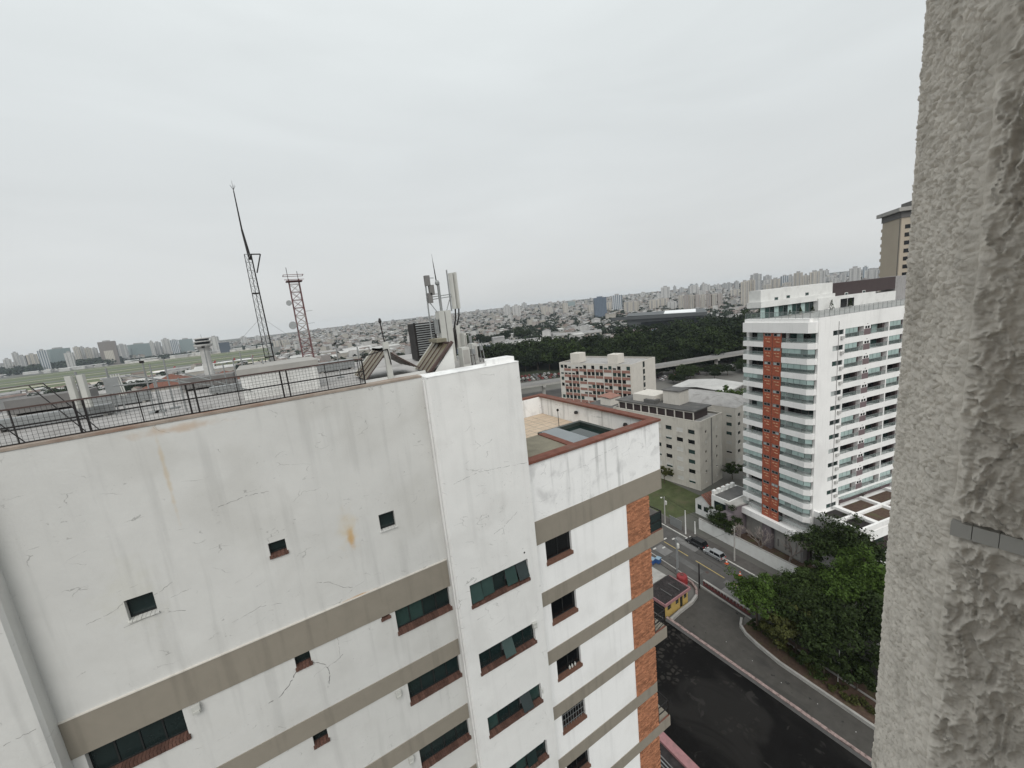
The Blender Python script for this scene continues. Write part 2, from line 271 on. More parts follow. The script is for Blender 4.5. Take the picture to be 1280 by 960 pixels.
# ------------------------------------------------------------------ builders
class MB:
    def __init__(s): s.v = []; s.f = []; s.m = []; s.mats = []
    def _mi(s, m):
        if m is None: return 0
        if m not in s.mats: s.mats.append(m)
        return s.mats.index(m)
    def poly(s, pts, m=None):
        n = len(s.v); s.v += [tuple(p) for p in pts]; s.f.append(tuple(range(n, n+len(pts)))); s.m.append(s._mi(m)); return s
    def box(s, x0, x1, y0, y1, z0, z1, m=None, skip=''):
        n = len(s.v)
        s.v += [(x0,y0,z0),(x1,y0,z0),(x1,y1,z0),(x0,y1,z0),(x0,y0,z1),(x1,y0,z1),(x1,y1,z1),(x0,y1,z1)]
        F = {'b':(0,3,2,1),'t':(4,5,6,7),'s':(0,1,5,4),'e':(1,2,6,5),'n':(2,3,7,6),'w':(3,0,4,7)}
        mi = s._mi(m)
        for k, f in F.items():
            if k not in skip: s.f.append(tuple(n+i for i in f)); s.m.append(mi)
        return s
    def prism(s, pts, z0, z1, m=None):
        n = len(s.v); k = len(pts); mi = s._mi(m)
        s.v += [(x, y, z0) for x, y in pts] + [(x, y, z1) for x, y in pts]
        s.f += [tuple(n+i for i in range(k-1, -1, -1)), tuple(n+k+i for i in range(k))]; s.m += [mi, mi]
        for i in range(k):
            j = (i+1) % k; s.f.append((n+i, n+j, n+k+j, n+k+i)); s.m.append(mi)
        return s
    def tube(s, a, b, r0, r1=None, n=6, m=None, caps=True):
        a = Vector(a); b = Vector(b); d = (b-a).normalized(); r1 = r0 if r1 is None else r1
        u = d.orthogonal().normalized(); w = d.cross(u); k = len(s.v); mi = s._mi(m)
        for P, r in ((a, r0), (b, r1)):
            for i in range(n):
                t = 2*math.pi*i/n; s.v.append(tuple(P + (u*math.cos(t)+w*math.sin(t))*r))
        for i in range(n):
            j = (i+1) % n; s.f.append((k+i, k+j, k+n+j, k+n+i)); s.m.append(mi)
        if caps: s.f += [tuple(k+i for i in range(n-1, -1, -1)), tuple(k+n+i for i in range(n))]; s.m += [mi, mi]
        return s
    def bar(s, a, b, w, m=None):                       # square bar
        return s.tube(a, b, w*.7071, n=4, m=m)
    def path(s, pts, r, n=5, m=None):
        for a, b in zip(pts, pts[1:]): s.tube(a, b, r, n=n, m=m)
        return s
    def lathe(s, prof, n=14, c=(0,0,0), m=None):
        k = len(s.v); mi = s._mi(m)
        for r, z in prof:
            for i in range(n):
                t = 2*math.pi*i/n; s.v.append((c[0]+r*math.cos(t), c[1]+r*math.sin(t), c[2]+z))
        for q in range(len(prof)-1):
            for i in range(n):
                j = (i+1) % n; s.f.append((k+q*n+i, k+q*n+j, k+q*n+n+j, k+q*n+n+i)); s.m.append(mi)
        s.f += [tuple(k+i for i in range(n-1, -1, -1)), tuple(k+(len(prof)-1)*n+i for i in range(n))]; s.m += [mi, mi]
        return s
    def mesh(s, name, m=None):
        me = bpy.data.meshes.new(name); me.from_pydata(s.v, [], s.f); 
        names = s.mats if s.mats else [m]
        for x in names: me.materials.append(MATS[x])
        if len(names) > 1: me.polygons.foreach_set('material_index', s.m)
        me.update(); return me
    def build(s, name, m=None, parent=None, loc=(0,0,0), rotz=0, **tags):
        return obj(name, s.mesh(name, m), parent, loc, rotz, **tags)
def tag(o, label=None, category=None, group=None, kind=None):
    for k, v in (('label', label), ('category', category), ('group', group), ('kind', kind)):
        if v: o[k] = v
    return o
def obj(name, me, parent=None, loc=(0,0,0), rotz=0, **tags):
    o = bpy.data.objects.new(name, me); C.objects.link(o); o.location = loc; o.rotation_euler = (0, 0, rotz)
    if parent: o.parent = parent
    return tag(o, **tags)
def thing(name, label, cat, loc=(0,0,0), rotz=0, group=None):
    return obj(name, None, None, loc, rotz, label=label, category=cat, group=group)
def kids(o): return [c for c in bpy.data.objects if c.parent == o]
def dup(o, parent=None, loc=None, rotz=None, kidmap=None):
    c = o.copy(); C.objects.link(c); c.parent = parent
    if loc is not None: c.location = loc
    if rotz is not None: c.rotation_euler = (0, 0, rotz)
    for ch in (KC[o] if o in KC else KC.setdefault(o, kids(o))): dup(ch, c)
    return c
KC = {}
def smooth(o):
    o.data.polygons.foreach_set('use_smooth', [True]*len(o.data.polygons)); return o
def holed(mb, P, u0, u1, v0, v1, holes, depth, m=None, rm=None):
    """flat wall with rectangular openings and their reveals; P(u, v, d) maps to space, d going inwards"""
    us = sorted({u0, u1, *[a for h in holes for a in h[:2]]}); vs = sorted({v0, v1, *[a for h in holes for a in h[2:]]})
    us = [u for u in us if u0 <= u <= u1]; vs = [v for v in vs if v0 <= v <= v1]
    for a, b in zip(us, us[1:]):
        run = None
        for c, d in zip(vs, vs[1:]):
            cu, cv = (a+b)/2, (c+d)/2
            if any(h[0] < cu < h[1] and h[2] < cv < h[3] for h in holes): continue
            mb.poly([P(a,c,0), P(b,c,0), P(b,d,0), P(a,d,0)], m)
    for a, b, c, d in holes:
        for q in (((a,c),(b,c)), ((b,c),(b,d)), ((b,d),(a,d)), ((a,d),(a,c))):
            (p0, p1) = q
            mb.poly([P(*p0,0), P(*p0,depth), P(*p1,depth), P(*p1,0)], rm or m)
    return mb

# ------------------------------------------------------------------ main apartment block (wall plane y = 13.04)
D0 = 13.04
main = thing('apartment_building', 'white rendered apartment block with beige floor bands and brick corner beside the lot', 'building', (0, D0, 0))
FH = 2.9; ZB = 45.35; NF = 16
bandz = [(ZB-FH*k, ZB-FH*k+(1.045 if k == 0 else .654)) for k in range(NF)]
PX0, PX1, PD = 4.18, 7.72, .45                          # right pilaster
LX = -5.87
front = lambda u, v, d: (u, d, v)
def zrow(k): return ZB-FH*k
# left facade with openings
HL = [(-4.18,-3.62,48.27,48.87), (-1.0,-.57,48.66,49.13), (2.09,2.59,48.28,48.88), (1.63,1.9,45.18,45.35)]
for k in range(7):
    z = zrow(k); HL += [(2.08,4.05,z-.97,z-.002), (-5.64,-3.72,z-.97,z-.002), (-1.0,-.58,z-.5,z-.002)]
mb = MB(); holed(mb, front, LX, PX0, 0, 53.10, HL, .24)
mb.build('wall', 'white_render', main)
# left pilaster, right pilaster (with a softened left arris)
mb = MB(); mb.poly([(-15,-PD,0),(LX-.06,-PD,0),(LX-.06,-PD,53.1),(-15,-PD,53.1)]); mb.poly([(LX-.06,-PD,0),(LX,-PD+.08,0),(LX,-PD+.08,53.1),(LX-.06,-PD,53.1)])
mb.poly([(LX,-PD+.08,0),(LX,.02,0),(LX,.02,53.1),(LX,-PD+.08,53.1)]); mb.poly([(-15,-PD,53.1),(LX-.06,-PD,53.1),(LX,-PD+.08,53.1),(LX,.02,53.1),(-15,.02,53.1)])
mb.build('pilaster', 'white_render', main)
HP = [(4.69,7.23,zrow(k)-.98,zrow(k)-.04) for k in range(7)]
mb = MB(); holed(mb, lambda u,v,d: (u,-PD+d,v), PX0+.07, PX1, 0, 53.1, HP, .24)
mb.poly([(PX0,-PD+.09,0),(PX0+.07,-PD,0),(PX0+.07,-PD,53.1),(PX0,-PD+.09,53.1)]); mb.poly([(PX0,.02,0),(PX0,-PD+.09,0),(PX0,-PD+.09,53.1),(PX0,.02,53.1)])
mb.poly([(PX1,-PD,0),(PX1,11,0),(PX1,11,53.1),(PX1,-PD,53.1)]); mb.poly([(PX0,.02,53.1),(PX0,-PD+.09,53.1),(PX0+.07,-PD,53.1),(PX1,-PD,53.1),(PX1,.7,53.1),(PX0,.7,53.1)])
mb.build('pilaster', 'pilaster_white', main)
# narrow moulding down the pilaster's left arris
mb = MB(); mb.box(PX0-.05, PX0-.004, -PD+.2, -PD+.28, 0, 53.0); mb.build('corner_bead', 'pilaster_white', main)
# right wing wall
HR = [(8.42,9.8,zrow(k)-1.13,zrow(k)-.002) for k in range(7)]
mb = MB(); holed(mb, front, PX1, 13.2, 0, ZB, HR, .22); mb.build('wall', 'brighter_white', main)
mb = MB(); mb.box(13.205, 14.72, .02, 10, 0, ZB); mb.build('wall', 'mortar', main)
mb = MB(); mb.box(PX1+.01, 15.7, 0, .22, ZB+1.04, 48.9); mb.build('parapet', 'stained_white', main)
mb = MB(); mb.box(15.48, 15.7, .23, 9.9, ZB+.2, 48.9); mb.box(PX1+.01, 15.47, 9.7, 9.9, ZB+.2, 48.9); mb.build('parapet', 'stained_white', main)
for k, (z0, z1) in enumerate(bandz):
    b = MB().box(LX+.003, PX0-.06, -.035, .01, z0, z1); b.build('band', 'beige_band', main)
    x1 = 15.7 if k % 2 == 1 or k == 0 else 14.76
    b = MB().box(PX1+.003, x1, -.035, 2.6 if x1 > 15 else .015, z0, z1); b.build('band', 'beige_band', main)
    MB().box(LX+.003, PX0-.06, -.05, .006, z1+.002, z1+.03).build('drip_edge', 'cream_render', main) if k == 0 else None
# roof slab, terrace slab
MB().box(-15, PX1-.02, .3, 11, 52.4, 53.0).build('roof_slab', 'roof_grey', main)
MB().box(PX1+.02, 15.46, .24, 9.68, 47.2, 47.7).build('terrace_floor', 'tile_tan', main)
for i in range(10): MB().box(9.0, 15.4, 4.4+i*.5, 4.416+i*.5, 47.702, 47.708).build('tile_joint', 'concrete', main); MB().box(9.0+i*.6, 9.016+i*.6, 4.4, 9.6, 47.703, 47.709).build('tile_joint', 'concrete', main)
MB().box(-15, 7.5, 10.6, 11.0, 0, 52.38).build('rear_wall', 'white_paint', main)
MB().box(-15, PX0-.01, -.02, .42, 53.102, 53.165).build('coping', 'coping_rust', main)
MB().box(PX0+.01, PX1+.01, -PD-.012, .4, 53.102, 53.13).build('coping', 'stained_white', main)
c = MB(); c.box(PX1+.005, 15.78, -.08, .4, 48.902, 49.01); c.build('coping', 'coping_red', main)
MB().box(15.3, 15.79, .405, 9.72, 48.902, 49.01).build('coping', 'coping_red', main)
MB().box(PX1+.01, 15.79, 9.725, 10.1, 48.902, 49.01).build('coping', 'coping_red', main)
# raised lump of render on the pilaster head
MB().prism([(6.5,-.2),(7.7,-.2),(7.7,.35),(6.75,.35)], 53.132, 53.30).build('render_block', 'stained_white', main)

def window(parent, x0, x1, z0, z1, y, panes, sill, frame='frame_dark', glass='glass_dark', sill_m='sill_brick', depth=.2, lean=0):
    """recessed window: frame, single panes, sill made of bricks on edge"""
    gz0 = z0+sill
    w = obj('window', None, parent, (x0, y, z0))
    W_ = x1-x0; f = MB(); t = .035
    f.box(0, W_, depth-.05, depth, gz0-z0, gz0-z0+t); f.box(0, W_, depth-.05, depth, z1-z0-t, z1-z0)
    for i in range(panes+1):
        x = i*W_/panes; a = max(0, x-t/2); b = min(W_, x+t/2); f.box(a, b, depth-.049, depth-.001, gz0-z0+t, z1-z0-t)
    f.build('frame', frame, w)
    for i in range(panes):
        a = i*W_/panes+t/2; b = (i+1)*W_/panes-t/2; h0 = gz0-z0+t; h1 = z1-z0-t
        p = MB().box(a, b, -.006, .006, h0-h1, 0)
        o = p.build('pane', glass if not lean else R_.choice([glass, 'glass_green', 'glass_dark']), w, (0, depth-.02, h1))
        if lean and R_.random() < lean: o.rotation_euler = (-rad(R_.uniform(8, 32)), 0, 0)
    MB().box(0, W_, depth+.03, depth+.04, 0, z1-z0).build('room_shade', 'interior', w)
    if lean and R_.random() < .8: q = R_.uniform(.1,.6)*W_; MB().box(q, q+W_*.25, depth-.012, depth-.008, gz0-z0+.3*(z1-gz0), z1-z0-t).build('blind', 'cover_grey', w)
    if sill > .02:
        s = MB(); n = max(2, int(W_/.075))
        for i in range(n):
            a = -.03+i*(W_+.06)/n; s.box(a+.004, a+(W_+.06)/n-.004, -.045-R_.random()*.008, depth-.03, 0, sill-.01+R_.random()*.006)
        s.build('brick_sill', sill_m, w, kind='stuff')
    return w
for k in range(6):
    z = zrow(k)
    window(main, 2.08, 4.05, z-.97, z-.002, 0, 4, .15, lean=.25 if k == 0 else 0)
    window(main, -5.64, -3.72, z-.97, z-.002, 0, 4, .15)
    window(main, -1.0, -.58, z-.5, z-.002, 0, 1, .12)
    window(main, 4.69, 7.23, z-.98, z-.04, -PD, 5, .13, lean=.75 if k == 0 else .12)
    window(main, 8.42, 9.8, z-1.13, z-.002, 0, 2, .16, glass='glass_black', sill_m='sill_red', depth=.18)
window(main, -4.18, -3.62, 48.27, 48.87, 0, 1, .04, glass='glass_dark', sill_m='white_render')
window(main, -1.0, -.57, 48.66, 49.13, 0, 1, .1); window(main, 2.09, 2.59, 48.28, 48.88, 0, 1, .03, glass='glass_dark', sill_m='white_render')
window(main, 1.63, 1.9, 45.18, 45.35, 0, 1, .1)
# security grille and things on a sill in the right wing
gz_ = zrow(3); gr = obj('window_grille', None, main, (8.42, .0, gz_-.95))
for i in range(9): MB().bar((.08+i*.155,.06,0),(.08+i*.155,.06,.93), .014).build('bar', 'frame_grey', gr)
for i in range(3): MB().bar((.02,.06,.15+i*.3),(1.36,.06,.15+i*.3), .014).build('bar', 'frame_grey', gr)
# brick corner cladding: rough bricks, floor by floor
bp = MB(); nb = 0
for k in range(6):
    zt = bandz[k][0]; zb = bandz[k+1][1]; s = MB(); rows = int((zt-zb)/.075)
    for r in range(rows):
        off = (r % 2)*.11
        for i in range(-1, 8):
            a = max(13.2, 13.2+off+i*.22); b = min(14.745, 13.2+off+(i+1)*.22-.012)
            if b-a < .03: continue
            d = R_.random(); s.box(a, b, -.03-.03*d, .02, zb+r*.075+.004, zb+(r+1)*.075-.008, skip='nb')
    s.build('brick_cladding', 'brick', main, kind='stuff')
# balconies at the far corner
for k in (1, 3, 5):
    z1 = bandz[k][1]; b = obj('balcony', None, main, (14.78, 0, z1))
    f = MB(); f.box(.02, .88, .0, .05, .0, .06); f.build('kerb', 'coping_red', b)
    r = MB()
    for a, c_ in (((.04,.03,1.0),(.86,.03,1.0)), ((.86,.03,1.0),(.86,2.5,1.0)), ((.04,.03,.55),(.86,.03,.55))): r.bar(a, c_, .04)
    for x, y in ((.04,.03),(.86,.03),(.86,1.2),(.86,2.5)): r.bar((x,y,0),(x,y,1.02), .045)
    if k == 3:
        for i in range(4): r.bar((.05,.03,.05+i*.24),(.85,.03,.29+i*.24), .02)
    r.build('railing', 'metal_black', b)
    if k == 1: MB().box(.06, .84, .025, .035, .08, .96).build('glass_panel', 'glass_dark', b)
    MB().box(.0, .02, .3, 2.4, 0, 2.1).build('balcony_door', 'glass_dark', b)
# small fittings: vent hoods, pipe outlets
for x, z, y in ((-3.42,45.2,0), (1.72,42.25,0), (1.75,39.4,0), (7.2,42.35,-PD)):
    s = MB().box(x-.09, x+.09, y-.12, y-.004, z-.12, z+.12); s.box(x-.07, x+.07, y-.15, y-.121, z-.1, z-.02); s.build('vent_hood', 'metal_pale', main)
MB().path([(7.16,-PD,39.3),(7.16,-PD-.12,39.32),(7.22,-PD-.14,39.26),(7.22,-PD-.14,39.12)], .022).build('drain_spout', 'metal_pale', main)
for x, z in ((7.12,45.62),(7.12,36.62)): MB().tube((x,-PD-.012,z),(x,-PD+.02,z), .035, n=10).build('pipe_hole', 'interior', main)
# open cracks in the render below the first band
def crack(pts, y, w=.012):
    w *= .7
    m = MB(); full = []
    for a, b in zip(pts, pts[1:]):
        n = max(2, int(math.dist(a, b)/.06))
        for i in range(n): t = i/n; full.append((a[0]+(b[0]-a[0])*t+R_.uniform(-.016,.016), a[1]+(b[1]-a[1])*t+R_.uniform(-.016,.016)))
    full.append(pts[-1])
    for a, b in zip(full, full[1:]):
        if R_.random() < .13: continue
        dx, dz = b[0]-a[0], b[1]-a[1]; l = math.hypot(dx, dz) or 1; ww = w*R_.uniform(.35, 1.2); nx, nz = -dz/l*ww/2, dx/l*ww/2
        m.poly([(a[0]-nx,y,a[1]-nz),(b[0]-nx,y,b[1]-nz),(b[0]+nx,y,b[1]+nz),(a[0]+nx,y,a[1]+nz)])
    m.build('crack', 'concrete_dark', main)
crack([(-1.02,44.85),(-1.25,44.55),(-1.55,44.3),(-1.95,44.25)], -.003, .03)
crack([(-.55,44.9),(-.25,44.65),(-.18,44.4),(-.2,44.1),(-.3,43.8)], -.003, .026); crack([(-.2,44.5),(.05,44.55),(.3,44.68)], -.003, .016)
crack([(-4.3,48.2),(-4.0,48.22),(-3.6,48.26),(-3.1,48.05)], -.003); crack([(-3.6,48.75),(-3.2,48.95)], -.003); crack([(.0,47.4),(.35,47.25),(.7,46.9),(.95,46.8)], -.003, .014)
crack([(-1.9,50.6),(-1.2,50.7),(-.7,50.65)], -.003, .014); crack([(-4.9,48.6),(-4.4,48.7),(-4.2,48.82)], -.003, .01); crack([(-6.9,46.6),(-6.4,46.75),(-6.0,46.8)], -PD-.003, .012)
crack([(4.6,49.3),(5.6,49.45),(6.9,49.3),(7.65,49.2)], -PD-.003, .014); crack([(5.9,46.9),(6.3,47.0),(7.0,47.4)], -PD-.003, .014); crack([(6.3,47.0),(6.35,46.7)], -PD-.003, .01)
crack([(11.2,48.15),(12.0,48.25),(12.9,48.35)], -.003, .012)
crack([(-2.2,47.2),(-1.5,47.35),(-1.0,47.2)], -.003, .01); crack([(.2,45.8),(.25,45.2),(.2,44.6)], -.003, .008)

for i, x in enumerate((9.15, 9.3, 9.47)): MB().lathe([(.035,0),(.05,.04),(.045,.12),(.02,.15),(.02,.19)], 8).build('sill_bottle', 'metal_pale', None, (x, D0+.07, zrow(2)-.965), label=['left small pale bottle on the brick window sill of the right wing','middle small pale bottle on the brick window sill of the right wing','right small pale bottle on the brick window sill of the right wing'][i], category='bottle')
# ------------------------------------------------------------------ terrace contents
def at_roof(name, label, cat, x, y, z, **k): return thing(name, label, cat, (x, y, z), **k)
t = at_roof('terrace_pool', 'dark-rimmed pool with grey cover on the tiled terrace', 'pool', 11.4, 13.75, 47.702)
s = MB(); s.box(0, 2.95, 0, .22, 0, .75); s.box(0, 2.95, 3.4, 3.62, 0, .75); s.box(0, .22, .225, 3.395, 0, .75); s.box(2.73, 2.95, .225, 3.395, 0, .75); s.build('rim', 'pool_rim', t)
MB().box(.225, 2.725, .225, 3.395, .1, .56).build('water', 'pool_water', t); MB().box(.1, 1.15, .15, 3.45, .752, .79).build('cover', 'cover_grey', t)
t = at_roof('deck_platform', 'raised olive slab beside the terrace pool', 'platform', 7.9, 13.5, 47.702)
MB().box(0, 3.3, 0, 3.1, 0, .92).build('slab', 'slab_olive', t); MB().box(3.0, 3.35, .05, 3.05, .925, .97).build('edge_trim', 'coping_red', t)
t = at_roof('stair_railing', 'white sloping stair rail by the olive slab', 'railing', 10.2, 17.2, 47.702)
MB().bar((0,0,.1),(.9,1.6,1.5), .12).build('handrail', 'white_paint', t)
for i in range(5): MB().bar((.3+i*.12,.5+i*.22,0),(.3+i*.12,.5+i*.22,.5+i*.19), .03).build('baluster', 'metal_grey', t)
for x, y in ((12.6,21.2),(14.2,19.2)):
    t = at_roof('terrace_lamp', 'thin lamp post standing on the terrace tiles', 'lamp', x, y, 47.712, group='terrace lamps')
    MB().tube((0,0,0),(0,0,1.0), .02).build('post', 'metal_black', t); MB().lathe([(.05,0),(.08,.05),(.06,.14)], 8, (0,0,1.0)).build('lamp_head', 'metal_black', t)
for x, y, z in ((15.46,14.9,48.35),(15.46,18.9,48.35),(13.5,22.72,48.4)):
    s = MB().lathe([(.1,0),(.13,.06),(.09,.16)], 10); s.build('wall_lamp', 'metal_black', None, (x-.12,y,z), label='round black lamp fixed inside the terrace parapet', category='lamp', group='terrace parapet lamps')

# ------------------------------------------------------------------ rooftop mesh fence
t = thing('rooftop_fence', 'black wire-mesh guard fence along the rusty roof edge', 'fence', (0, 13.3, 53.166))
H = .8; X0, X1 = -12.6, 2.45
for x in [-12.5, -11.45, -10.4, -9.3, -8.3, -8.14, -7.2, -6.2, -6.04, -5.1, -4.08, -3.92, -2.95, -1.98, -1.82, -.9, .17, .33, 1.35, 2.3, 2.42]:
    heavy = any(abs(x-a) < .02 for a in (-8.3,-8.14,-6.2,-6.04,-4.08,-3.92,-1.98,-1.82,.17,.33))
    MB().bar((x,0,0),(x,0,H), .038 if heavy else .02).build('post', 'metal_black', t)
for z in (.015, .4, H): MB().bar((X0,0,z),(X1,0,z), .03 if z < .7 else .04).build('rail', 'metal_black' if z < .7 else 'metal_rusty', t)
s = MB(); x = X0
while x < X1: s.tube((x,.0,.02),(x,.0,H), .0036, n=3, caps=False); x += .085
z = .08
while z < H: s.tube((X0,.005,z),(X1,.005,z), .0032, n=3, caps=False); z += .085
s.build('wire_mesh', 'metal_black', t, kind='stuff')
# second, lower pipe frame behind it
t = thing('pipe_scaffold', 'leaning thin steel pipe frame behind the mesh fence', 'frame', (-5.5, 14.6, 53.002))
for a, b in (((0,0,0),(-.9,.3,1.35)), ((1.1,0,0),(.25,.3,1.36)), ((1.35,0,0),(.5,.3,1.38)), ((-1.2,0,0),(-2.0,.3,1.33))): MB().bar(a, b, .02).build('leg', 'metal_black', t)
MB().bar((-2.0,.3,1.33),(.5,.3,1.38), .018).build('rail', 'metal_rusty', t)
t = thing('pipe_tripod', 'grey scaffold pipes crossing above the fence near the red roofs', 'frame', (-2.9, 15.2, 53.002))
for a, b in (((0,0,0),(0,0,1.1)), ((.5,.1,0),(.5,.1,1.02)), ((-.9,0,1.05),(.9,.2,.95)), ((-.6,0,1.3),(1.3,.2,.62)), ((.55,0,1.2),(2.2,.2,.3))): MB().tube(a, b, .022).build('pipe', 'metal_grey', t)
# low ducts and cable trays on the roof
DL = ['longest flat duct behind the leaning pipe frame','grey duct beside the pair of panel antennas','long thin duct between the thin poles','broad dark box duct behind the cabinet','widest dark duct at the roof\'s rear corner','short duct behind the white plant housing','small dark duct behind the lattice mast']
for x, y, w, d, h in ((-7.2,17.5,2.6,.5,.35), (-5.8,19.8,1.7,.6,.45), (-2.1,18.4,2.4,.45,.3), (-3.4,21.6,1.9,1.1,.5), (-8.5,22,2.2,1.2,.6), (1.8,20.4,1.6,.7,.45), (-.6,22.2,1.4,.8,.5)):
    t = thing('roof_duct', DL.pop(0), 'duct', (x, y, 53.002), group='roof ducts')
    s = MB().box(0, w, 0, d, .08, h); s.build('casing', 'metal_grey' if h < .46 else 'concrete_dark', t)
    for q in (.1, w-.2): MB().box(q, q+.1, .02, d-.02, 0, .078).build('foot', 'concrete', t)
for x, y, h, hd in ((-2.15,20.0,1.75,1), (-4.6,18.2,1.2,0), (-3.3,16.2,1.55,1), (-3.15,16.2,1.5,0), (-2.85,16.5,1.6,0), (-.9,17.6,1.5,0), (-.55,17.3,1.35,0), (-1.2,18.4,1.3,0), (-1.6,19.2,1.1,0), (-.25,16.8,1.2,0), (.6,17.9,1.1,0), (2.3,17.5,1.35,1), (2.9,16.4,1.2,0)):
    t = thing('roof_pole', 'thin steel pole rising from the roof clutter' + (' with a small box on top' if hd else ''), 'pole', (x, y, 53.002), group='roof poles with box' if hd else 'plain roof poles')
    MB().tube((0,0,0),(.02,0,h), .022).build('shaft', 'metal_grey', t); MB().box(-.12, .12, -.12, .12, 0, .05).build('base_plate', 'metal_grey', t)
    if hd: MB().box(-.04, .06, -.04, .04, h, h+.07).build('lamp_box', 'metal_black', t)
# white plant housing
t = thing('plant_housing', 'white masonry plant housing with slab lid behind the fence', 'housing', (-.92, 15.5, 53.002))
s = MB(); s.box(0, 2.25, 0, 2.2, 0, .8); s.build('wall', 'white_paint', t); MB().box(-.06, 2.32, -.07, 2.3, .802, 1.0).build('lid', 'concrete', t)
s = MB()
for r in range(9):
    for i in range(14): s.box(.2+i*.135+(r%2)*.06, .2+i*.135+(r%2)*.06+.125, -.012, -.001, .12+r*.07, .12+r*.07+.06)
s.build('block_face', 'white_paint', t, kind='stuff'); MB().box(2.08, 2.2, -.03, -.001, 0, .8).build('corner_pier', 'white_paint', t)
# panel antennas near the left
def panel_antenna(x, y, label, n, w, h, lift=.35):
    t = thing('panel_antenna', label, 'antenna', (x, y, 53.002))
    for i in range(n):
        q = i*(w+.06); s = MB(); s.prism([(q,0),(q+w*.2,-.07),(q+w*.8,-.07),(q+w,0),(q+w,.05),(q,.05)], lift, lift+h); s.build('radome', 'metal_pale', t)
        MB().box(q+w*.3, q+w*.7, .051, .12, lift+.2, lift+.32).build('bracket', 'metal_black', t)
    MB().tube((n*(w+.06)/2-.03,.15,0),(n*(w+.06)/2-.03,.15,lift+h+.1), .035).build('pole', 'metal_grey', t)
panel_antenna(-5.25, 17, 'pair of pale panel antennas on a short pole above the fence', 2, .19, 1.0, .4)
t = thing('equipment_cabinet', 'grey finned radio cabinet on a stand behind the fence', 'cabinet', (-4.45, 17, 53.002))
MB().box(0, .34, 0, .3, .72, 1.2).build('casing', 'metal_grey', t)
for i in range(4): MB().bar((.28+i*.05,.02,.6),(.2+i*.06,.02,1.28), .03).build('fin', 'metal_pale', t)
for x in (.05, .28): MB().bar((x,.15,0),(x,.15,.72), .04).build('leg', 'metal_grey', t)
MB().tube((.1,.15,1.2),(.1,.15,1.5), .03).build('stub', 'metal_grey', t)
# guyed lattice mast
t = thing('lattice_mast', 'tall slim guyed lattice mast with whip tip on the roof', 'mast', (.0, 19, 53.002))
def tri(z, w, x=0): return [(x-w/2,-w*.29,z),(x+w/2,-w*.29,z),(x,w*.58,z)]
zs = [i*.3 for i in range(18)]
s = MB()
for i in range(3):
    a = tri(0,.32)[i]; b = tri(5.1,.22)[i]; MB().tube(a, b, .013 if i != 1 else .024, n=5).build('leg', 'metal_black', t)
for z0, z1 in zip(zs, zs[1:]):
    A = tri(z0,.32-.0196*z0); B = tri(z1,.32-.0196*z1)
    for i in range(3):
        j = (i+1) % 3; s.tube(A[i], B[j], .008, n=4); s.tube(B[i], B[j], .007, n=4)
s.build('lacing', 'metal_grey', t, kind='stuff')
for z in (1.1, 3.6): MB().prism([(p[0]*1.1,p[1]*1.1) for p in tri(0,.32-.0196*z)], z, z+.05).build('plate', 'metal_black', t)
MB().path([(.1,0,5.1),(.42,0,5.1),(.18,0,4.4)], .025).build('arm', 'metal_black', t)
s = MB(); s.tube((.05,0,4.9),(-.02,0,6.0), .06, .035); s.tube((-.02,0,6.0),(-.02,0,7.4), .03, .018); s.tube((-.02,0,7.4),(-.02,0,7.75), .008, .004); s.build('whip', 'metal_black', t)
for a in range(4): MB().tube((-.02,0,7.42),(-.02+.1*math.cos(a*1.57+.6),.1*math.sin(a*1.57+.6),7.58), .006).build('tip_spike', 'metal_black', t)
for gx, gy in ((-2.9,1.2),(2.8,1.6),(0,4.2)): MB().tube((0,0,2.7),(gx,gy,.0), .006, n=4).build('guy_wire', 'metal_grey', t)
MB().box(-.35, .35, -.3, .4, 0, .06).build('base_plate', 'concrete', t)
# cell-site mast
t = thing('cell_mast', 'cluster of mobile panel antennas and whip on a pale square post', 'antenna', (6.6, 17, 53.002))
MB().box(-.05, .5, -.2, .25, 0, 2.25).build('plinth', 'metal_pale', t); MB().box(.2, .23, -.215, -.201, .1, 2.2).build('plinth_joint', 'concrete_dark', t)
MB().tube((.16,0,2.25),(.16,0,3.45), .06).build('pole', 'metal_grey', t); MB().lathe([(.06,0),(.1,.05),(.1,.12),(.06,.2)], 10, (.13,0,3.35)).build('collar', 'metal_grey', t)
MB().tube((.1,0,3.5),(.06,0,4.35), .028, .012).build('whip', 'metal_black', t); MB().tube((.06,0,4.35),(.05,0,4.65), .008, .004).build('whip_tip', 'metal_black', t)
for z in (2.75, 2.85): MB().bar((-.45,0,z),(.75,-.05,z+.08), .035).build('crossarm', 'metal_grey', t)
for x0, x1, z0, z1 in ((.68,.86,2.28,3.82),(.88,1.04,2.28,3.84)):
    s = MB(); s.prism([(x0,-.1),(x0+.05,-.2),(x1-.05,-.2),(x1,-.1),(x1,.0),(x0,.0)], z0, z1); s.build('radome', 'metal_pale', t)
MB().tube((.66,.06,2.2),(.66,.06,3.98), .03).build('pole', 'metal_grey', t)
for x, z in ((-.42,3.35),(-.28,2.95),(-.4,2.62)): MB().box(x, x+.2, -.12, .08, z, z+.42).build('radio_unit', 'concrete_dark', t)
MB().tube((-.45,.05,0),(-.38,.05,3.75), .03).build('pole', 'metal_grey', t)
for a, b in (((-.36,0,2.7),(.1,0,2.0)), ((.6,0,2.7),(.3,0,2.0)), ((-.4,0,3.68),(.0,0,3.66)), ((-.45,0,3.0),(.1,0,2.98)), ((-.4,.1,1.2),(-.1,.1,.0))): MB().bar(a, b, .028).build('strut', 'metal_grey', t)
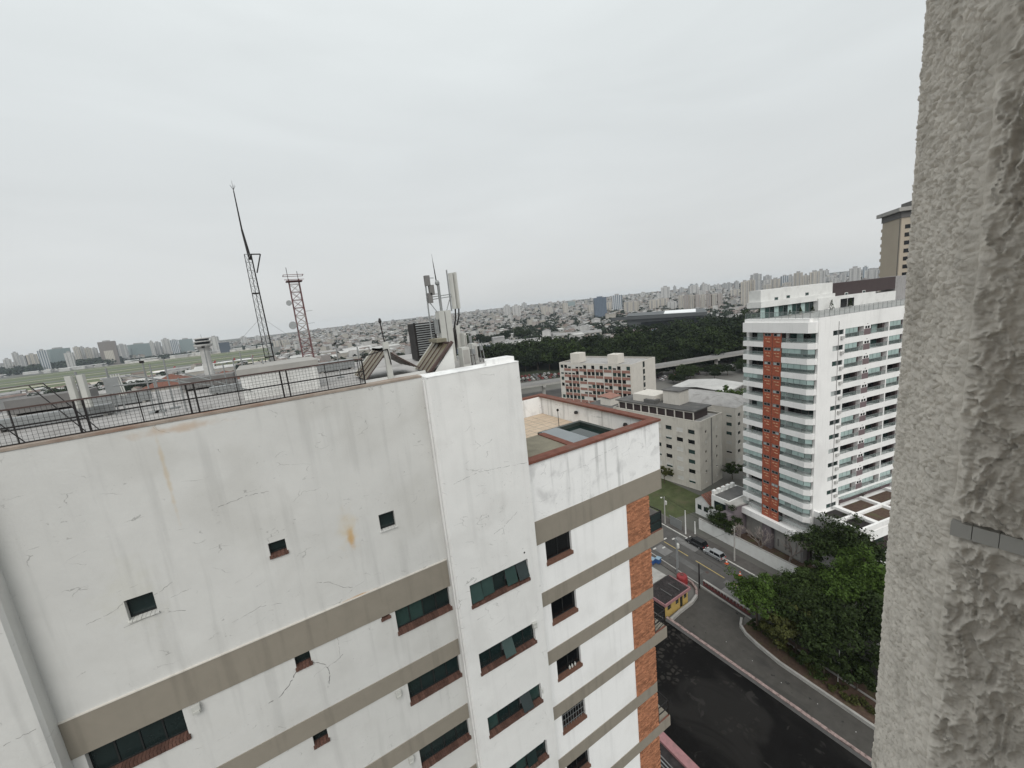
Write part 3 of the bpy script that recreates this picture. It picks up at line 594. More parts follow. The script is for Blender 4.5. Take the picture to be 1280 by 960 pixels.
MB().path([(.78,-.1,2.28),(.76,-.08,1.9),(.62,-.05,1.4),(.55,-.05,.3)], .035).build('cable', 'metal_black', t); MB().path([(.95,-.1,2.28),(.92,-.08,1.95),(.7,-.05,1.3),(.58,-.02,.2)], .035).build('cable', 'metal_black', t)
MB().box(.7, .88, -.1, .1, .5, 1.55).build('radome', 'metal_pale', t); MB().tube((.79,.05,0),(.79,.05,.5), .04).build('pole', 'metal_grey', t)
for x in (-.25, -.05): MB().box(x, x+.16, -.1, .05, 1.3, 1.9).build('radio_unit', 'metal_grey', t)
# louvred chiller
t = thing('louvred_unit', 'dark square cooling unit with horizontal louvres behind the cell mast', 'cooling unit', (6.05, 19, 53.002))
MB().box(.03, 1.05, .03, 1.0, .05, 1.8).build('casing', 'metal_black', t)
for i in range(14): MB().poly([(0,-.02,.3+i*.108),(1.08,-.02,.3+i*.108),(1.08,.05,.36+i*.108),(0,.05,.36+i*.108)]).box(0, 1.08, -.03, -.015, .285+i*.108, .305+i*.108).build('louvre', 'metal_grey', t)
for x in (0, 1.0): MB().box(x, x+.08, -.04, .04, 0, 1.84).build('corner_post', 'metal_black', t)
# saw-tooth skylight
t = thing('glazed_skylight', 'brown glazed saw-tooth skylight on white upstand beside the pilaster', 'skylight', (2.6, 14.1, 53.002))
def glaze(x0, z0, x1, z1, y0, y1, n):
    for i in range(n):
        a = y0+(y1-y0)*i/n; b = y0+(y1-y0)*(i+1)/n
        MB().poly([(x0,a+.03,z0),(x1,a+.03,z1),(x1,b-.03,z1),(x0,b-.03,z0)]).build('pane', 'skylight', t)
        MB().bar((x0,a,z0+.01),(x1,a,z1+.01), .04).build('glazing_bar', 'metal_rusty', t)
    MB().bar((x0,y1,z0+.01),(x1,y1,z1+.01), .06).build('glazing_bar', 'metal_pale', t)
    MB().bar((x1,y0,z1+.02),(x1,y1,z1+.02), .07).build('ridge_bar', 'metal_rusty', t)
glaze(2.3, .05, 3.2, 1.0, .15, 1.9, 4); glaze(0.1, .12, .95, 1.0, .4, 2.6, 4); glaze(2.0, .25, .95, 1.0, .4, 2.6, 4)
MB().poly([(2.45,.1,0),(3.3,.1,0),(3.3,.1,.95)]).poly([(3.3,.1,0),(3.3,2.0,0),(3.3,2.0,.95),(3.3,.1,.95)]).build('end_wall', 'white_paint', t)
MB().bar((2.25,.08,.03),(3.3,.08,1.05), .1).build('verge', 'metal_rusty', t); MB().box(0, 2.2, .3, .4, 0, .12).build('upstand', 'white_paint', t)
MB().path([(0,.1,.0),(0,.1,.95),(.9,.1,1.1),(.95,.1,.55)], .02).build('hoop', 'metal_black', t); MB().box(.8, .98, .15, .3, .0, 1.35).build('post', 'metal_pale', t); MB().tube((.86,.2,1.35),(.82,.2,2.0), .02).build('lamp_stem', 'metal_black', t); MB().lathe([(.03,0),(.06,.05),(.03,.16)], 8, (.82,.2,2.0)).build('lamp_head', 'metal_black', t)
MB().prism([(2.9,.6),(3.3,.6),(3.3,1.5),(2.9,1.5)], 1.05, 1.18).build('flat_cap', 'slab_olive', t)
# pale cabinets right of the mast
for x, y, w, h, lab in ((7.1,15.0,.2,.8,'narrow cream equipment cabinet on the pilaster roof'), (7.4,16.4,.12,1.2,'slim white antenna box by the roof edge'), (6.35,14.4,.3,.75,'squat concrete equipment plinth by the skylight')):
    t = thing('equipment_cabinet', lab, 'cabinet', (x, y, 53.002)); MB().box(0, w, 0, .4, 0, h).build('casing', 'metal_pale', t); MB().box(.03, w-.03, -.012, -.001, .1, h-.1).build('door', 'concrete', t)
    for q in range(5): MB().tube((w+.04+q*.05,.1-q*.05,0),(w+.03+q*.06,.1,h*.55+(q*37%5)*.12), .014).build('conduit', ['metal_grey','metal_black'][q%2], t)
    MB().bar((w,.1,h*.5),(w+.3,.05,h*.52), .02).build('cable_tray', 'metal_rusty', t); MB().box(w+.12, w+.22, -.02, .08, h*.6, h*.85).build('radio_unit', 'metal_grey', t)

# ------------------------------------------------------------------ stucco pier of the camera's own building
def vnoise(x, y, seed):
    xi = np.floor(x).astype(int); yi = np.floor(y).astype(int); xf = x-xi; yf = y-yi
    def h(a, b): 
        n = (a*374761393+b*668265263+seed*1442695041) & 0xffffffff; n = ((n ^ (n >> 13))*1274126177) & 0xffffffff; return ((n ^ (n >> 16)) & 0xffff)/65535.
    u = xf*xf*(3-2*xf); w = yf*yf*(3-2*yf)
    return (h(xi,yi)*(1-u)+h(xi+1,yi)*u)*(1-w)+(h(xi,yi+1)*(1-u)+h(xi+1,yi+1)*u)*w
def fbm(x, y, seed, o=4):
    s = 0; a = .5
    for i in range(o): s = s+a*vnoise(x*2**i, y*2**i, seed+i*17); a *= .5
    return s
def voro(x, y, seed):
    xi = np.floor(x).astype(int); yi = np.floor(y).astype(int); f1 = np.full(x.shape, 9.); f2 = np.full(x.shape, 9.); sd = np.zeros(x.shape)
    def h(a, b, s): 
        n = (a*374761393+b*668265263+(seed+s)*1442695041) & 0xffffffff; n = ((n ^ (n >> 13))*1274126177) & 0xffffffff; return ((n ^ (n >> 16)) & 0xffff)/65535.
    for i in (-1,0,1):
        for j in (-1,0,1):
            px = xi+i+h(xi+i,yi+j,0); py = yi+j+h(xi+i,yi+j,5); d = np.hypot(x-px, y-py); c = h(xi+i,yi+j,9)
            sd = np.where(d < f1, c*1.0+(x-px)*.8*(c-.5)+(y-py)*.9, sd); f2 = np.where(d < f1, f1, np.minimum(f2, d)); f1 = np.minimum(f1, d)
    return f1, f2, sd
def stucco(u, v, sc, amp, seed, near):
    """thrown plaster: lumps parted by creases; on the near face thin torn ridges as well"""
    if near:
        wx = fbm(u*sc*.5, v*sc*.5, seed)*2.4; wy = fbm(u*sc*.5+40, v*sc*.5+11, seed+3)*2.4
        x = u*sc+wx; y = v*sc*.5+wy
        rg = lambda n, p: np.clip(1-np.abs(n*2-.94)*2.3, 0, 1)**p
        r1 = rg(fbm(x*.62, y*.62, seed+50, 3), 2.2); r2 = rg(fbm(x*1.3+7, y*1.2, seed+60, 3), 2.5); r3 = rg(fbm(x*2.6+3, y*2.4, seed+70, 2), 2)
        a, b, c = voro(x*.7, y*.7, seed+7); lip = np.clip((b-a)*3.2, 0, 1)
        return amp*(r1*.55+r2*.42+r3*.2+np.clip(c, 0, 1)*.35*lip+fbm(u*sc*7, v*sc*7, seed+31)*.3)
    wx = fbm(u*sc*.4, v*sc*.7, seed)*1.8; wy = fbm(u*sc*.4+40, v*sc*.7+11, seed+3)*1.8
    x = u*sc*.62+wx; y = v*sc+wy
    bl = lambda n: np.clip(np.abs(n*2-.94)*3.2, 0, 1)**.6
    a, b, c = voro(x*.75, y*.75, seed+7); lip = np.clip((b-a)*3.0, 0, 1)
    return amp*(bl(fbm(x*.7, y*.7, seed+50, 3))*.45+bl(fbm(x*1.5+7, y*1.5, seed+60, 2))*.35+np.clip(c, 0, 1)*.4*lip+lip*.3+fbm(u*sc*5, v*sc*5, seed+31)*.3)
def relief(name, m, parent, dirv, nrm, bis, ulen, v0, v1, step, sc, amp, seed, near=False):
    nu = int(ulen/step)+1; nv = int((v1-v0)/step)+1
    U, V = np.meshgrid(np.linspace(0, ulen, nu), np.linspace(v0, v1, nv))
    edge = (fbm(V*22, V*0+3.3, 77, 4)-.3)*.012+.006+np.abs(fbm(V*60, V*0+9.1, 78, 2)-.4)*.008
    w = np.exp(-U/.0055); w[:, 0] = 1
    h = np.maximum(stucco(U, V, sc, amp, seed, near), 0)+.002
    if not near: h = h*np.clip((ulen-U)/.09, .3, 1)
    if near: h = h*(1-.8*np.clip(1-np.abs(V+.4625*K)/.024, 0, 1)**.3*(U < .22))
    h = h*(1-w)+np.maximum(edge, .001)*w
    nx = nrm[0]*(1-w)+bis[0]*w; ny = nrm[1]*(1-w)+bis[1]*w; l = np.hypot(nx, ny)
    pts = np.stack([(U*dirv[0]+nx/l*h).ravel(), (U*dirv[1]+ny/l*h).ravel(), V.ravel()], -1)
    me = bpy.data.meshes.new(name); i = np.arange(nu*nv).reshape(nv, nu)
    q = np.stack([i[:-1,:-1], i[:-1,1:], i[1:,1:], i[1:,:-1]], -1).reshape(-1, 4)
    me.vertices.add(len(pts)); me.vertices.foreach_set('co', pts.astype(np.float32).ravel())
    me.loops.add(q.size); me.loops.foreach_set('vertex_index', q.ravel().astype(np.int32))
    me.polygons.add(len(q)); me.polygons.foreach_set('loop_start', (np.arange(len(q))*4).astype(np.int32)); me.polygons.foreach_set('loop_total', np.full(len(q), 4, np.int32))
    me.update(calc_edges=True); me.materials.append(MATS[m]); me.polygons.foreach_set('use_smooth', [True]*len(q))
    return obj(name, me, parent)
mat('stucco', (.54, .50, .445), rough=.95, var=.16, scale=14, bump=.7, bscale=150, dirt=(.24, .215, .18), dirt_amt=.45, dirt_scale=5)
K = 1.2                                                   # pier arris at x = K
AX, AY = K, K*.1825
dx_, dy_ = math.sin(rad(65)), math.cos(rad(65)); FL = .485*K
pier = thing('stucco_pier', 'grey rough-plastered building pier with sharp arris close by', 'pier', (AX, AY, EYE))
nL = (-dy_, dx_)                                          # outward normal of the far face
bl = math.hypot(nL[0]-1, nL[1]); BI = ((nL[0]-1)/bl, nL[1]/bl)
relief('far_face', 'stucco', pier, (dx_, dy_), nL, BI, FL, -2.15, .95, .0026, 62., .0135, 3)
relief('near_face', 'stucco', pier, (0, -1), (-1, 0), BI, .62, -1.75, .95, .0025, 33., .036, 9, True)
ex_, ey_ = FL*dx_, FL*dy_
s = MB(); s.prism([(.005,-.995),(.012,-.004),(ex_-.004,ey_-.012),(ex_+.4,ey_-.2),(ex_+.4,-.995)], -EYE+.001, 3.0); s.build('core', 'stucco', pier)
for k, (a, b) in enumerate(((-.002,.0235),(.0245,.0545),(.0555,.0905),(.0915,.135),(.136,.18))):
    a *= K/1.0; b *= K/1.0
    MB().box(-.022, .0, -b, -a, -.476*K, -.449*K).build('tile', 'concrete', pier)
# unseen slab above and walls behind, added to shade the pier's near face
MB().box(-4.2, .0, -3.2, -.12, 1.75, 2.0).build('shade_slab', 'stucco', pier); MB().box(-4.2, .0, -3.4, -3.21, -1.5, 2.0).build('shade_wall', 'stucco', pier); MB().box(.0, .3, -3.4, -.62, -1.5, 2.0).build('side_wall', 'stucco', pier)

# ------------------------------------------------------------------ white apartment tower with orange strip
tw = thing('apartment_tower', 'tall white balcony tower with an orange tiled stair strip', 'building', (82.6, 33.5, 0), rad(-12))
TF = 2.79; TZ = [45.45-TF*k for k in range(14)]; TL = 46.0; TY = 14.3
# body core behind the recesses
MB().box(.9, TL, .9, TY-.02, 0, 47.9, skip='b').build('core', 'tower_plum', tw)
# right-hand (long) facade: solid corner, then openings per floor
HB = []
for z in TZ:
    HB += [(3.7,6.45,z-.92,z-.02)] if z > 11.8 else []
    if z > 13: HB += [(6.85,11.9,z-1.72,z), (13.75,18.9,z-1.72,z), (19.2,24.2,z-1.72,z), (26,31,z-1.72,z), (33,38,z-1.72,z)]
    elif z > 10: HB += [(7.2,24.2,z-1.6,z)]
mb = MB(); holed(mb, lambda u,v,d: (u,d,v), 0, TL, 5.5, 48.1, HB, .88); mb.build('long_wall', 'tower_white', tw)
MB().box(TL-.3, TL, .01, TY, 0, 48.1).build('end_wall', 'tower_white', tw)
# left (short) facade wall between and behind balconies, drawn around its openings
HS = []
for z in TZ: HS += [(.45,5.95,z-1.75,z), (9.75,13.9,z-1.75,z)]
mb = MB(); holed(mb, lambda u,v,d: (d,u,v), 0, TY, 5.5, 48.1, HS, .88); mb.build('short_wall', 'tower_white', tw)
MB().box(0, TL, TY-.015, TY+.2, 0, 48.1).build('rear_wall', 'tower_white', tw)
# slab lips in long facade (joint shadow lines)
def glazing(parent, u0, u1, z0, z1, P, style):
    """sliding balcony glass behind the rail: single leaves"""
    n = max(2, int(abs(u1-u0)/1.25))
    for i in range(n):
        a = u0+(u1-u0)*i/n+.03; b = u0+(u1-u0)*(i+1)/n-.03
        g = {'pale': 'glass_pale', 'curtain': 'curtain_pale', 'dark': R_.choice(['glass_dark','glass_black','glass_black']), 'mix': R_.choice(['glass_dark','glass_pale','glass_black','glass_green'])}[style]
        MB().poly([P(a,z0),P(b,z0),P(b,z1),P(a,z1)]).build('pane', g, parent)
for k, z in enumerate(TZ):
    # --- left facade balconies: white front, glass balustrade, glass leaves
    last = k == 13
    for (y0, y1, near) in ((.55, 5.9, True), (9.75, 14.3, False)):
        b = obj('balcony', None, tw, (0, 0, z))
        if near: pl = [(0,.1),(-.55,.1),(-1.25,1.0),(-1.25,y1),(0,y1)]
        else: pl = [(0,y0),(-1.25,y0),(-1.25,y1),(0,y1)]
        pl = pl[::-1]
        if not last: MB().prism(pl, -TF-.02, -1.76).build('front', 'tower_white', b)
        fr = [(-1.17,y0+.02),(-1.17,y1-.05)] if not near else [(-.5,.18),(-1.17,1.04),(-1.17,y1-.05)]
        st = R_.choice(['mix','open','open','open']) if k not in (13,) else 'open'
        if near and k in (1,2,3,7,8,10,11,12): st = 'pale'
        if not near and k in (3,8,9): st = 'pale'
        for a, c in zip(fr, fr[1:]):
            MB().poly([(a[0],a[1],-1.75),(c[0],c[1],-1.75),(c[0],c[1],-.95),(a[0],a[1],-.95)]).build('balustrade', 'rail_glass', b)
            MB().bar((a[0],a[1],-.93),(c[0],c[1],-.93), .05).build('handrail', 'frame_grey', b)
            if st in ('pale','mix'):
                n = max(1, int(math.dist(a, c)/1.1))
                for i in range(n):
                    q0 = (a[0]+(c[0]-a[0])*(i+.02)/n, a[1]+(c[1]-a[1])*(i+.02)/n); q1 = (a[0]+(c[0]-a[0])*(i+.97)/n, a[1]+(c[1]-a[1])*(i+.97)/n)
                    MB().poly([(*q0,-.9),(*q1,-.9),(*q1,-.02),(*q0,-.02)]).build('pane', 'glass_pale' if st == 'pale' and R_.random() < .8 else 'glass_leaf', b)
        glazing(b, y0+.1, y1-.1, -1.75, -.02, lambda u, v: (.86,u,v), R_.choice(['mix','dark','dark','curtain']))
    # --- orange strip panel with its two windows
    p = obj('orange_panel', None, tw, (0, 5.92, z))
    for i in range(2):
        a, c = (.02, 1.86) if i == 0 else (1.94, 3.78)
        m = MB(); holed(m, lambda u,v,d: (-1.15+d,u,v), a, c, -TF+.04, 0, [(a+.25,a+1.6,-TF+.06+.0,-TF+.06+.0)] if 0 else [(a+.22,a+1.62,-.62,-.05)], .15); m.build('cladding', 'orange_tile', p)
        w = obj('window', None, p, (-1.15, a+.22, -.62))
        f = MB()
        for (u0,u1,v0,v1) in ((0,1.4,0,.06),(0,1.4,.51,.57),(0,.06,.06,.51),(1.34,1.4,.06,.51),(.67,.73,.06,.51)): f.box(-.03,.06,u0,u1,v0,v1)
        f.build('frame', 'frame_grey', w)
        for u in (.06,.73): MB().poly([(.05,u,.06),(.05,u+.61,.06),(.05,u+.61,.51),(.05,u,.51)]).build('pane', R_.choice(['glass_black','glass_black','glass_dark','curtain_pale']), w)
        for u, v in ((.35,-1.2),(.95,-1.2),(.62,-1.75),(.3,-1.8)): MB().box(-1.2,-1.152, a+u+.1, a+u+.5, v, v+.12).build('vent_slot', 'orange_light', p)
    for q in ((-1.13,-.02,.0,.02),(-1.13,-.02,3.79,3.81),(-1.13,-1.12,1.862,1.938)): MB().box(*q, -TF, 0).build('return', 'tower_brown', p)
    # --- long facade: small twin window, three balconies with rails
    if z > 11.8:
        w = obj('window', None, tw, (3.7, 0, z-.92)); f = MB()
        for (u0,u1,v0,v1) in ((0,2.75,0,.05),(0,2.75,.85,.9),(0,.05,.05,.85),(2.7,2.75,.05,.85),(1.2,1.55,.05,.85)): f.box(u0,u1,.1,.18,v0,v1)
        f.build('frame', 'frame_grey', w)
        for u in (.05,1.55): MB().poly([(u,.16,.05),(u+1.15,.16,.05),(u+1.15,.16,.85),(u,.16,.85)]).build('pane', 'glass_dark' if u > 1 else R_.choice(['glass_green','curtain_pale','glass_dark']), w)
    if z > 13:
        for (x0, x1, kind) in ((6.85,11.9,0),(13.75,18.9,1),(19.2,24.2,2)):
            b = obj('balcony', None, tw, (x0, 0, z)); Wd = x1-x0
            MB().poly([(0,.05,-1.71),(Wd,.05,-1.71),(Wd,.05,-.98),(0,.05,-.98)]).build('balustrade', 'rail_glass', b)
            MB().bar((0,.05,-.95),(Wd,.05,-.95), .05).build('handrail', 'frame_grey', b)
            st = R_.choice(['pale','dark','dark','mix','dark'])
            if (k, kind) in ((0,0),(1,0),(0,2),(1,2),(2,1),(4,2),(9,0),(11,0),(11,1)): st = 'pale'
            if st == 'pale':
                n = 3
                for i in range(n): MB().poly([(i*Wd*.68/n+.03,.07,-.92),((i+1)*Wd*.68/n-.03,.07,-.92),((i+1)*Wd*.68/n-.03,.07,-.02),(i*Wd*.68/n+.03,.07,-.02)]).build('pane', 'glass_pale', b)
            glazing(b, .05, Wd*.66, -1.72, -.02, lambda u, v: (u,.86,v), 'dark' if st != 'mix' else 'mix')
            MB().box(Wd*.67, Wd*.78, .1, .85, -1.715, -.005).build('partition', 'tower_brown', b)
            for i in range(3): MB().bar((.1+i*Wd*.32,.05,-1.71),(.1+i*Wd*.32,.05,-.95), .04).build('post', 'frame_grey', b)
        b = obj('plum_panel', None, tw, (11.92, 0, z)); MB().box(0, 1.8, -.02, .02, -1.72, -.62).build('cladding', 'tower_plum', b)
        for u in (.3, 1.0): MB().box(u, u+.5, -.025, .01, -.55, -.1).build('pane', 'glass_black', b)
        MB().box(.8, 1.05, -.05, -.001, .25, .33).build('lamp', 'tower_brown', b)
MB().box(5.05, 5.12, -.08, -.01, 12, 47).build('drain_pipe', 'house_grey', tw)
for k, z in enumerate(TZ[:12]): MB().box(5.6, 6.3, -.3, -.01, z-1.75, z-1.2).build('air_conditioner', 'house_white', tw)
TM = lambda x, y, z: Vector((82.6,33.5,0))+Matrix.Rotation(rad(-12),3,'Z') @ Vector((x,y,z))
for i in range(26):
    k = R_.randrange(13); z = TZ[k]-1.72; side = R_.random() < .5
    if side: p = TM(R_.choice([8,10.2,15,17,20.5])+R_.uniform(-.4,.4), .5, z)
    else: p = TM(-.55, R_.choice([1.8,3,4.6,11,12.6]), z)
    lb = ('leafy pot plant' if i % 2 else 'dark chair')+' on a balcony '+('along the tower\'s long side' if side else 'beside the tower\'s orange strip')
    t = thing('balcony_plant' if i % 2 else 'balcony_chair', lb, 'plant' if i % 2 else 'chair', p, group=lb)
    if i % 2:
        MB().lathe([(.14,0),(.2,.35)], 8).build('pot', 'concrete', t); s = MB()
        for q in range(60): c_ = Vector((R_.gauss(0,.2),R_.gauss(0,.2),.35+R_.random()*.8)); s.poly([c_+Vector([R_.uniform(-.13,.13) for _ in range(3)]) for _ in range(3)])
        s.build('foliage', 'leaf_mid', t)
    else:
        MB().box(-.25,.25,-.25,.25,.4,.46).build('seat', 'bark', t); MB().box(-.25,.25,.2,.25,.47,.95).build('backrest', 'bark', t)
        for sx in (-.22,.22):
            for sy in (-.22,.22): MB().box(sx-.02,sx+.02,sy-.02,sy+.02,0,.39).build('leg', 'frame_dark', t)
# top bands, roof terrace and penthouse
pl = [(0,.1),(-.6,.1),(-1.3,.95),(-1.3,14.3),(0,14.3)][::-1]
MB().prism(pl, 45.52, 47.45).build('crown_band', 'tower_white', tw)
MB().box(.25, TL-.3, .25, TY-.1, 47.92, 48.0).build('roof_terrace', 'roof_grey', tw)
MB().box(-.9, 0, 1.0, 14.2, 47.455, 48.1).build('crown_upstand', 'tower_white', tw)
MB().box(.2, 20.8, 11.5, 14.2, 51.4, 53.7).build('penthouse_wall', 'white_paint', tw); MB().box(-.3, 20.9, 11.0, 14.2, 50.25, 51.39).build('penthouse_fascia', 'white_paint', tw)
MB().box(20.82, 41.5, 11.4, 14.2, 50.7, 53.45).build('penthouse_cladding', 'tower_brown', tw); MB().box(41.52, 45.5, 11.45, 14.2, 48.0, 53.5).build('penthouse_wall', 'grey_wall', tw)
MB().box(15.4, 33.5, 10.7, 14.2, 48.0, 50.69).build('penthouse_wall', 'white_paint', tw); MB().box(33.52, 41.5, 11.2, 14.2, 48.0, 50.2).build('penthouse_wall', 'white_paint', tw)
for x, z in ((3.9,52.0),(7.2,52.1),(12.6,52.2),(24.5,51.2),(30.2,51.2)):
    w = obj('window', None, tw, (x, 11.4 if x > 20 else 11.5, z)); MB().box(0, 1.0, -.04, .02, -.6, 0).build('frame', 'frame_grey' if x < 20 else 'white_paint', w); MB().box(.12, .88, -.05, -.041, -.5, -.1).build('pane', 'glass_green', w)
for i in range(12):
    w = obj('penthouse_window', None, tw, (.2+i*1.25, 11.6, 48.0)); MB().box(.05, 1.2, -.05, 0, .1, 2.2).build('pane', ['glass_pale','glass_green','glass_dark'][i % 3], w); MB().box(0, .05, -.06, .04, 0, 2.24).build('mullion', 'frame_grey', w)
for x in (22.2, 24.4): MB().box(x, x+2.0, 10.64, 10.69, 48.1, 50.0).build('door', 'glass_black', tw)
rl = obj('terrace_railing', None, tw, (0, 0, 48.1)); r = MB()
pts = [(-.8,14.1),(-.8,1.0),(.12,.12),(TL-.3,.12)]
for a, b in zip(pts, pts[1:]):
    r.bar((*a,1.25),(*b,1.25), .06); n = int(math.dist(a,b)/1.3)
    for i in range(n+1): q = (a[0]+(b[0]-a[0])*i/max(n,1), a[1]+(b[1]-a[1])*i/max(n,1)); r.bar((*q,0),(*q,1.25), .05)
    MB().poly([(*a,.1),(*b,.1),(*b,1.2),(*a,1.2)]).build('glass_panel', 'rail_clear', rl)
r.build('rail_frame', 'frame_grey', rl)
# ledge and podium at street level
MB().prism([(-1.5,.9),(-2.0,1.5),(-2.0,14.6),(.88,14.6),(.88,.9)][::-1], 5.35, 6.7).build('ledge', 'tower_white', tw)
MB().prism([(-.6,1.2),(-.6,14.4),(.8,14.4),(.8,1.2)][::-1], 0, 5.34).build('podium_wall', 'grey_wall', tw)
MB().box(-1.6, -.62, 7.2, 9.2, 0, 5.33).build('podium_pier', 'plum_wall', tw); MB().box(-.75, -.61, 1.5, 6.8, .3, 4.6).build('podium_panel', 'concrete', tw); MB().box(-.75, -.61, 9.6, 13.8, .3, 4.4).build('podium_panel', 'concrete', tw)
for y, h in ((2.2,2.8),(3.6,2.2),(4.4,3.3),(6.0,1.7)): MB().box(-.8, -.755, y, y+.3, 1, 1+h).build('podium_slit', 'concrete_dark', tw)
# planted deck in front of the long side
dk = obj('planter_deck', None, tw, (0, 0, 0))
s = MB(); s.box(.3, 30, -7.7, -.02, 10.4, 10.9); s.build('deck_slab', 'tower_white', dk)
for (x0,x1,y0,y1) in ((.3,30,-7.9,-7.5),(.3,30,-4.4,-3.9),(.3,.75,-7.49,-4.41),(.3,.75,-3.89,-.02),(4.8,5.7,-7.49,-4.41),(4.8,5.7,-3.89,-.5),(12.2,12.9,-7.49,-4.41),(12.2,12.9,-3.89,-.5),(20,20.7,-7.49,-4.41),(20,20.7,-3.89,-.5)): MB().box(x0,x1,y0,y1,10.905,11.6).build('beam', 'tower_white', dk)
for i, (x0,x1,y0,y1) in enumerate(((.76,4.79,-7.48,-4.42),(5.71,12.19,-7.48,-4.42),(12.91,19.9,-7.48,-4.42),(.76,4.79,-3.88,-.9),(5.71,12.19,-3.88,-.9),(12.91,19.9,-3.88,-.9))): MB().box(x0,x1,y0,y1,10.91,11.1).build('planting_bed', 'soil' if i not in (0,3) else 'roof_black', dk)
MB().box(.3, 30, -7.9, -7.6, 8.6, 10.39).build('deck_fascia', 'tower_white', dk); MB().box(.3, .7, -7.59, -.02, 0, 10.39).build('deck_side', 'grey_wall', dk)
MB().box(.8, 30, -6.5, -6.2, 0, 10.38).build('deck_rear_wall', 'tower_brown', dk)
for x in (3.5, 7, 10.5, 14): MB().box(x, x+2.2, -6.56, -6.505, 6.2, 8.3).build('deck_window', 'glass_dark', dk)
MB().box(7, 24, -.9, -.05, 12.55, 12.65).build('awning', 'glass_leaf', dk)
MB().box(2.5, 16, -10.8, -7.95, 5.4, 5.8).build('lower_ledge', 'tower_white', dk)
for x, y, r, h in ((17.6,9.5,.5,1.7),(23.3,9.4,.45,1.5),(9,9.8,.35,.9),(5,9.0,.3,.8),(12.2,9.6,.4,.9)):
    w = Vector((82.6,33.5,0))+Matrix.Rotation(rad(-12),3,'Z') @ Vector((x,y,48.0))
    t = thing('potted_conifer' if h > 1 else 'potted_shrub', 'dark cone-shaped potted conifer on the tower roof terrace' if h > 1 else 'low potted shrub on the tower roof terrace', 'plant', w, group='terrace conifers' if h > 1 else 'terrace shrubs')
    MB().lathe([(.22,0),(.3,.45)], 10).build('pot', 'concrete', t)
    s = MB()
    for i in range(160):
        z = R_.random(); a = R_.random()*6.28; q = r*(1-z)*R_.uniform(.6,1); c_ = Vector((q*math.cos(a),q*math.sin(a),.45+z*h)); s.poly([c_+Vector([R_.uniform(-.14,.14) for _ in range(3)]) for _ in range(3)])
    s.build('crown', 'leaf_dark', t)

# ------------------------------------------------------------------ generic mid-distance block
def block(name, label, loc, rot, w, d, h, wall, faces, roofm='roof_grey', par=.5, wins=None, shut=.3, frame='frame_dark'):
    """w along local x, d along local y; faces: list of (side, columns, (win_w, win_h), margin, rows_z); each window is a part"""
    t = thing(name, label, 'building', loc, rot)
    FP = {'s': (lambda u,v,q: (u,q,v), w), 'w': (lambda u,v,q: (q,d-u,v), d), 'n': (lambda u,v,q: (w-u,d-q,v), w), 'e': (lambda u,v,q: (w-q,u,v), d)}
    done = set()
    for side, cols, (ww, wh), rows in faces:
        P, ln = FP[side]; done.add(side); H = [(c-ww/2, c+ww/2, z, z+wh) for c in cols for z in rows]
        m = MB(); holed(m, P, 0, ln, 0, h, H, .22); m.build('wall', wall, t)
        for (a, b, c, e) in H:
            wi = obj('window', None, t, (0,0,0)); q = R_.random()
            m = MB(); m.poly([P(a,c,.2),P(b,c,.2),P(b,e,.2),P(a,e,.2)]); m.build('pane', R_.choice(['glass_black','glass_dark','glass_green']), wi)
            if q < shut:
                zc = e if q < shut*.5 else (c+e)/2+.1; lo = c if q < shut*.5 else (c+e)/2
                m = MB(); m.poly([P(a,lo,.03),P(b,lo,.03),P(b,e,.03),P(a,e,.03)]); m.build('shutter', 'shutter_white', wi)
            m = MB()
            p0 = P(a-.06,c-.12,-.08); p1 = P(b+.06,c-.02,.18); m.box(min(p0[0],p1[0]),max(p0[0],p1[0]),min(p0[1],p1[1]),max(p0[1],p1[1]),c-.12,c-.01); m.build('sill', wall, wi)
    for side in 'swne':
        if side in done: continue
        P, ln = FP[side]; m = MB(); m.poly([P(0,0,0),P(ln,0,0),P(ln,h,0),P(0,h,0)]); m.build('wall', wall, t)
    MB().box(.2, w-.2, .2, d-.2, h-par-.2, h-par).build('roof', roofm, t)
    for (x0,x1,y0,y1) in ((-.05,w+.05,-.05,.25),(-.05,w+.05,d-.25,d+.05),(-.05,.25,.255,d-.255),(w-.25,w+.05,.255,d-.255)): MB().box(x0,x1,y0,y1,h+.002,h+.15).build('coping', wall, t)
    return t
# beige six-storey block behind the lawn
b1 = block('apartment_building', 'beige six-storey block with roof gallery standing behind the lawn', (95.7, 65.9, 0), rad(4), 11.5, 30, 19.9, 'beige_render',
      [('w', [27.5-i*3.55 for i in range(8)], (2.0,1.25), [1.6+2.9*k for k in range(6)]), ('s', [3.0, 8.6], (.7,.8), [1.6+2.9*k for k in range(6)])], shut=.4)
MB().box(5.6, 6.2, -.02, .06, 0, 19.8).build('recess_strip', 'concrete_dark', b1)
g = obj('roof_gallery', None, b1, (1.3, 2.4, 19.4)); MB().box(.6, 8, .6, 27, 0, 2.7).build('wall', 'tower_brown', g); MB().box(-.3, 8.6, -.3, 27.4, 2.71, 3.0).build('roof', 'roof_slate', g)
for i in range(10): MB().box(-.1, .15, .0+i*2.9, .28+i*2.9, 0, 2.7).build('post', 'cream_render', g)
for z in (.0, 2.4): MB().box(-.06, .12, .3, 26, z, z+.3).build('beam', 'cream_render', g)
MB().box(3.5, 8.2, 6.5, 12.0, 3.01, 7.0).build('tank_room', 'cream_render', g); MB().box(3.2, 8.5, 6.2, 12.3, 7.01, 7.25).build('tank_roof', 'roof_slate', g); MB().box(.8, 3.4, 13, 17, 3.01, 4.2).build('roof_hatch', 'roof_slate', g)
MB().box(2.0, 9.5, 14.0, 22, 3.01, 5.2).build('lift_room', 'cream_render', g)
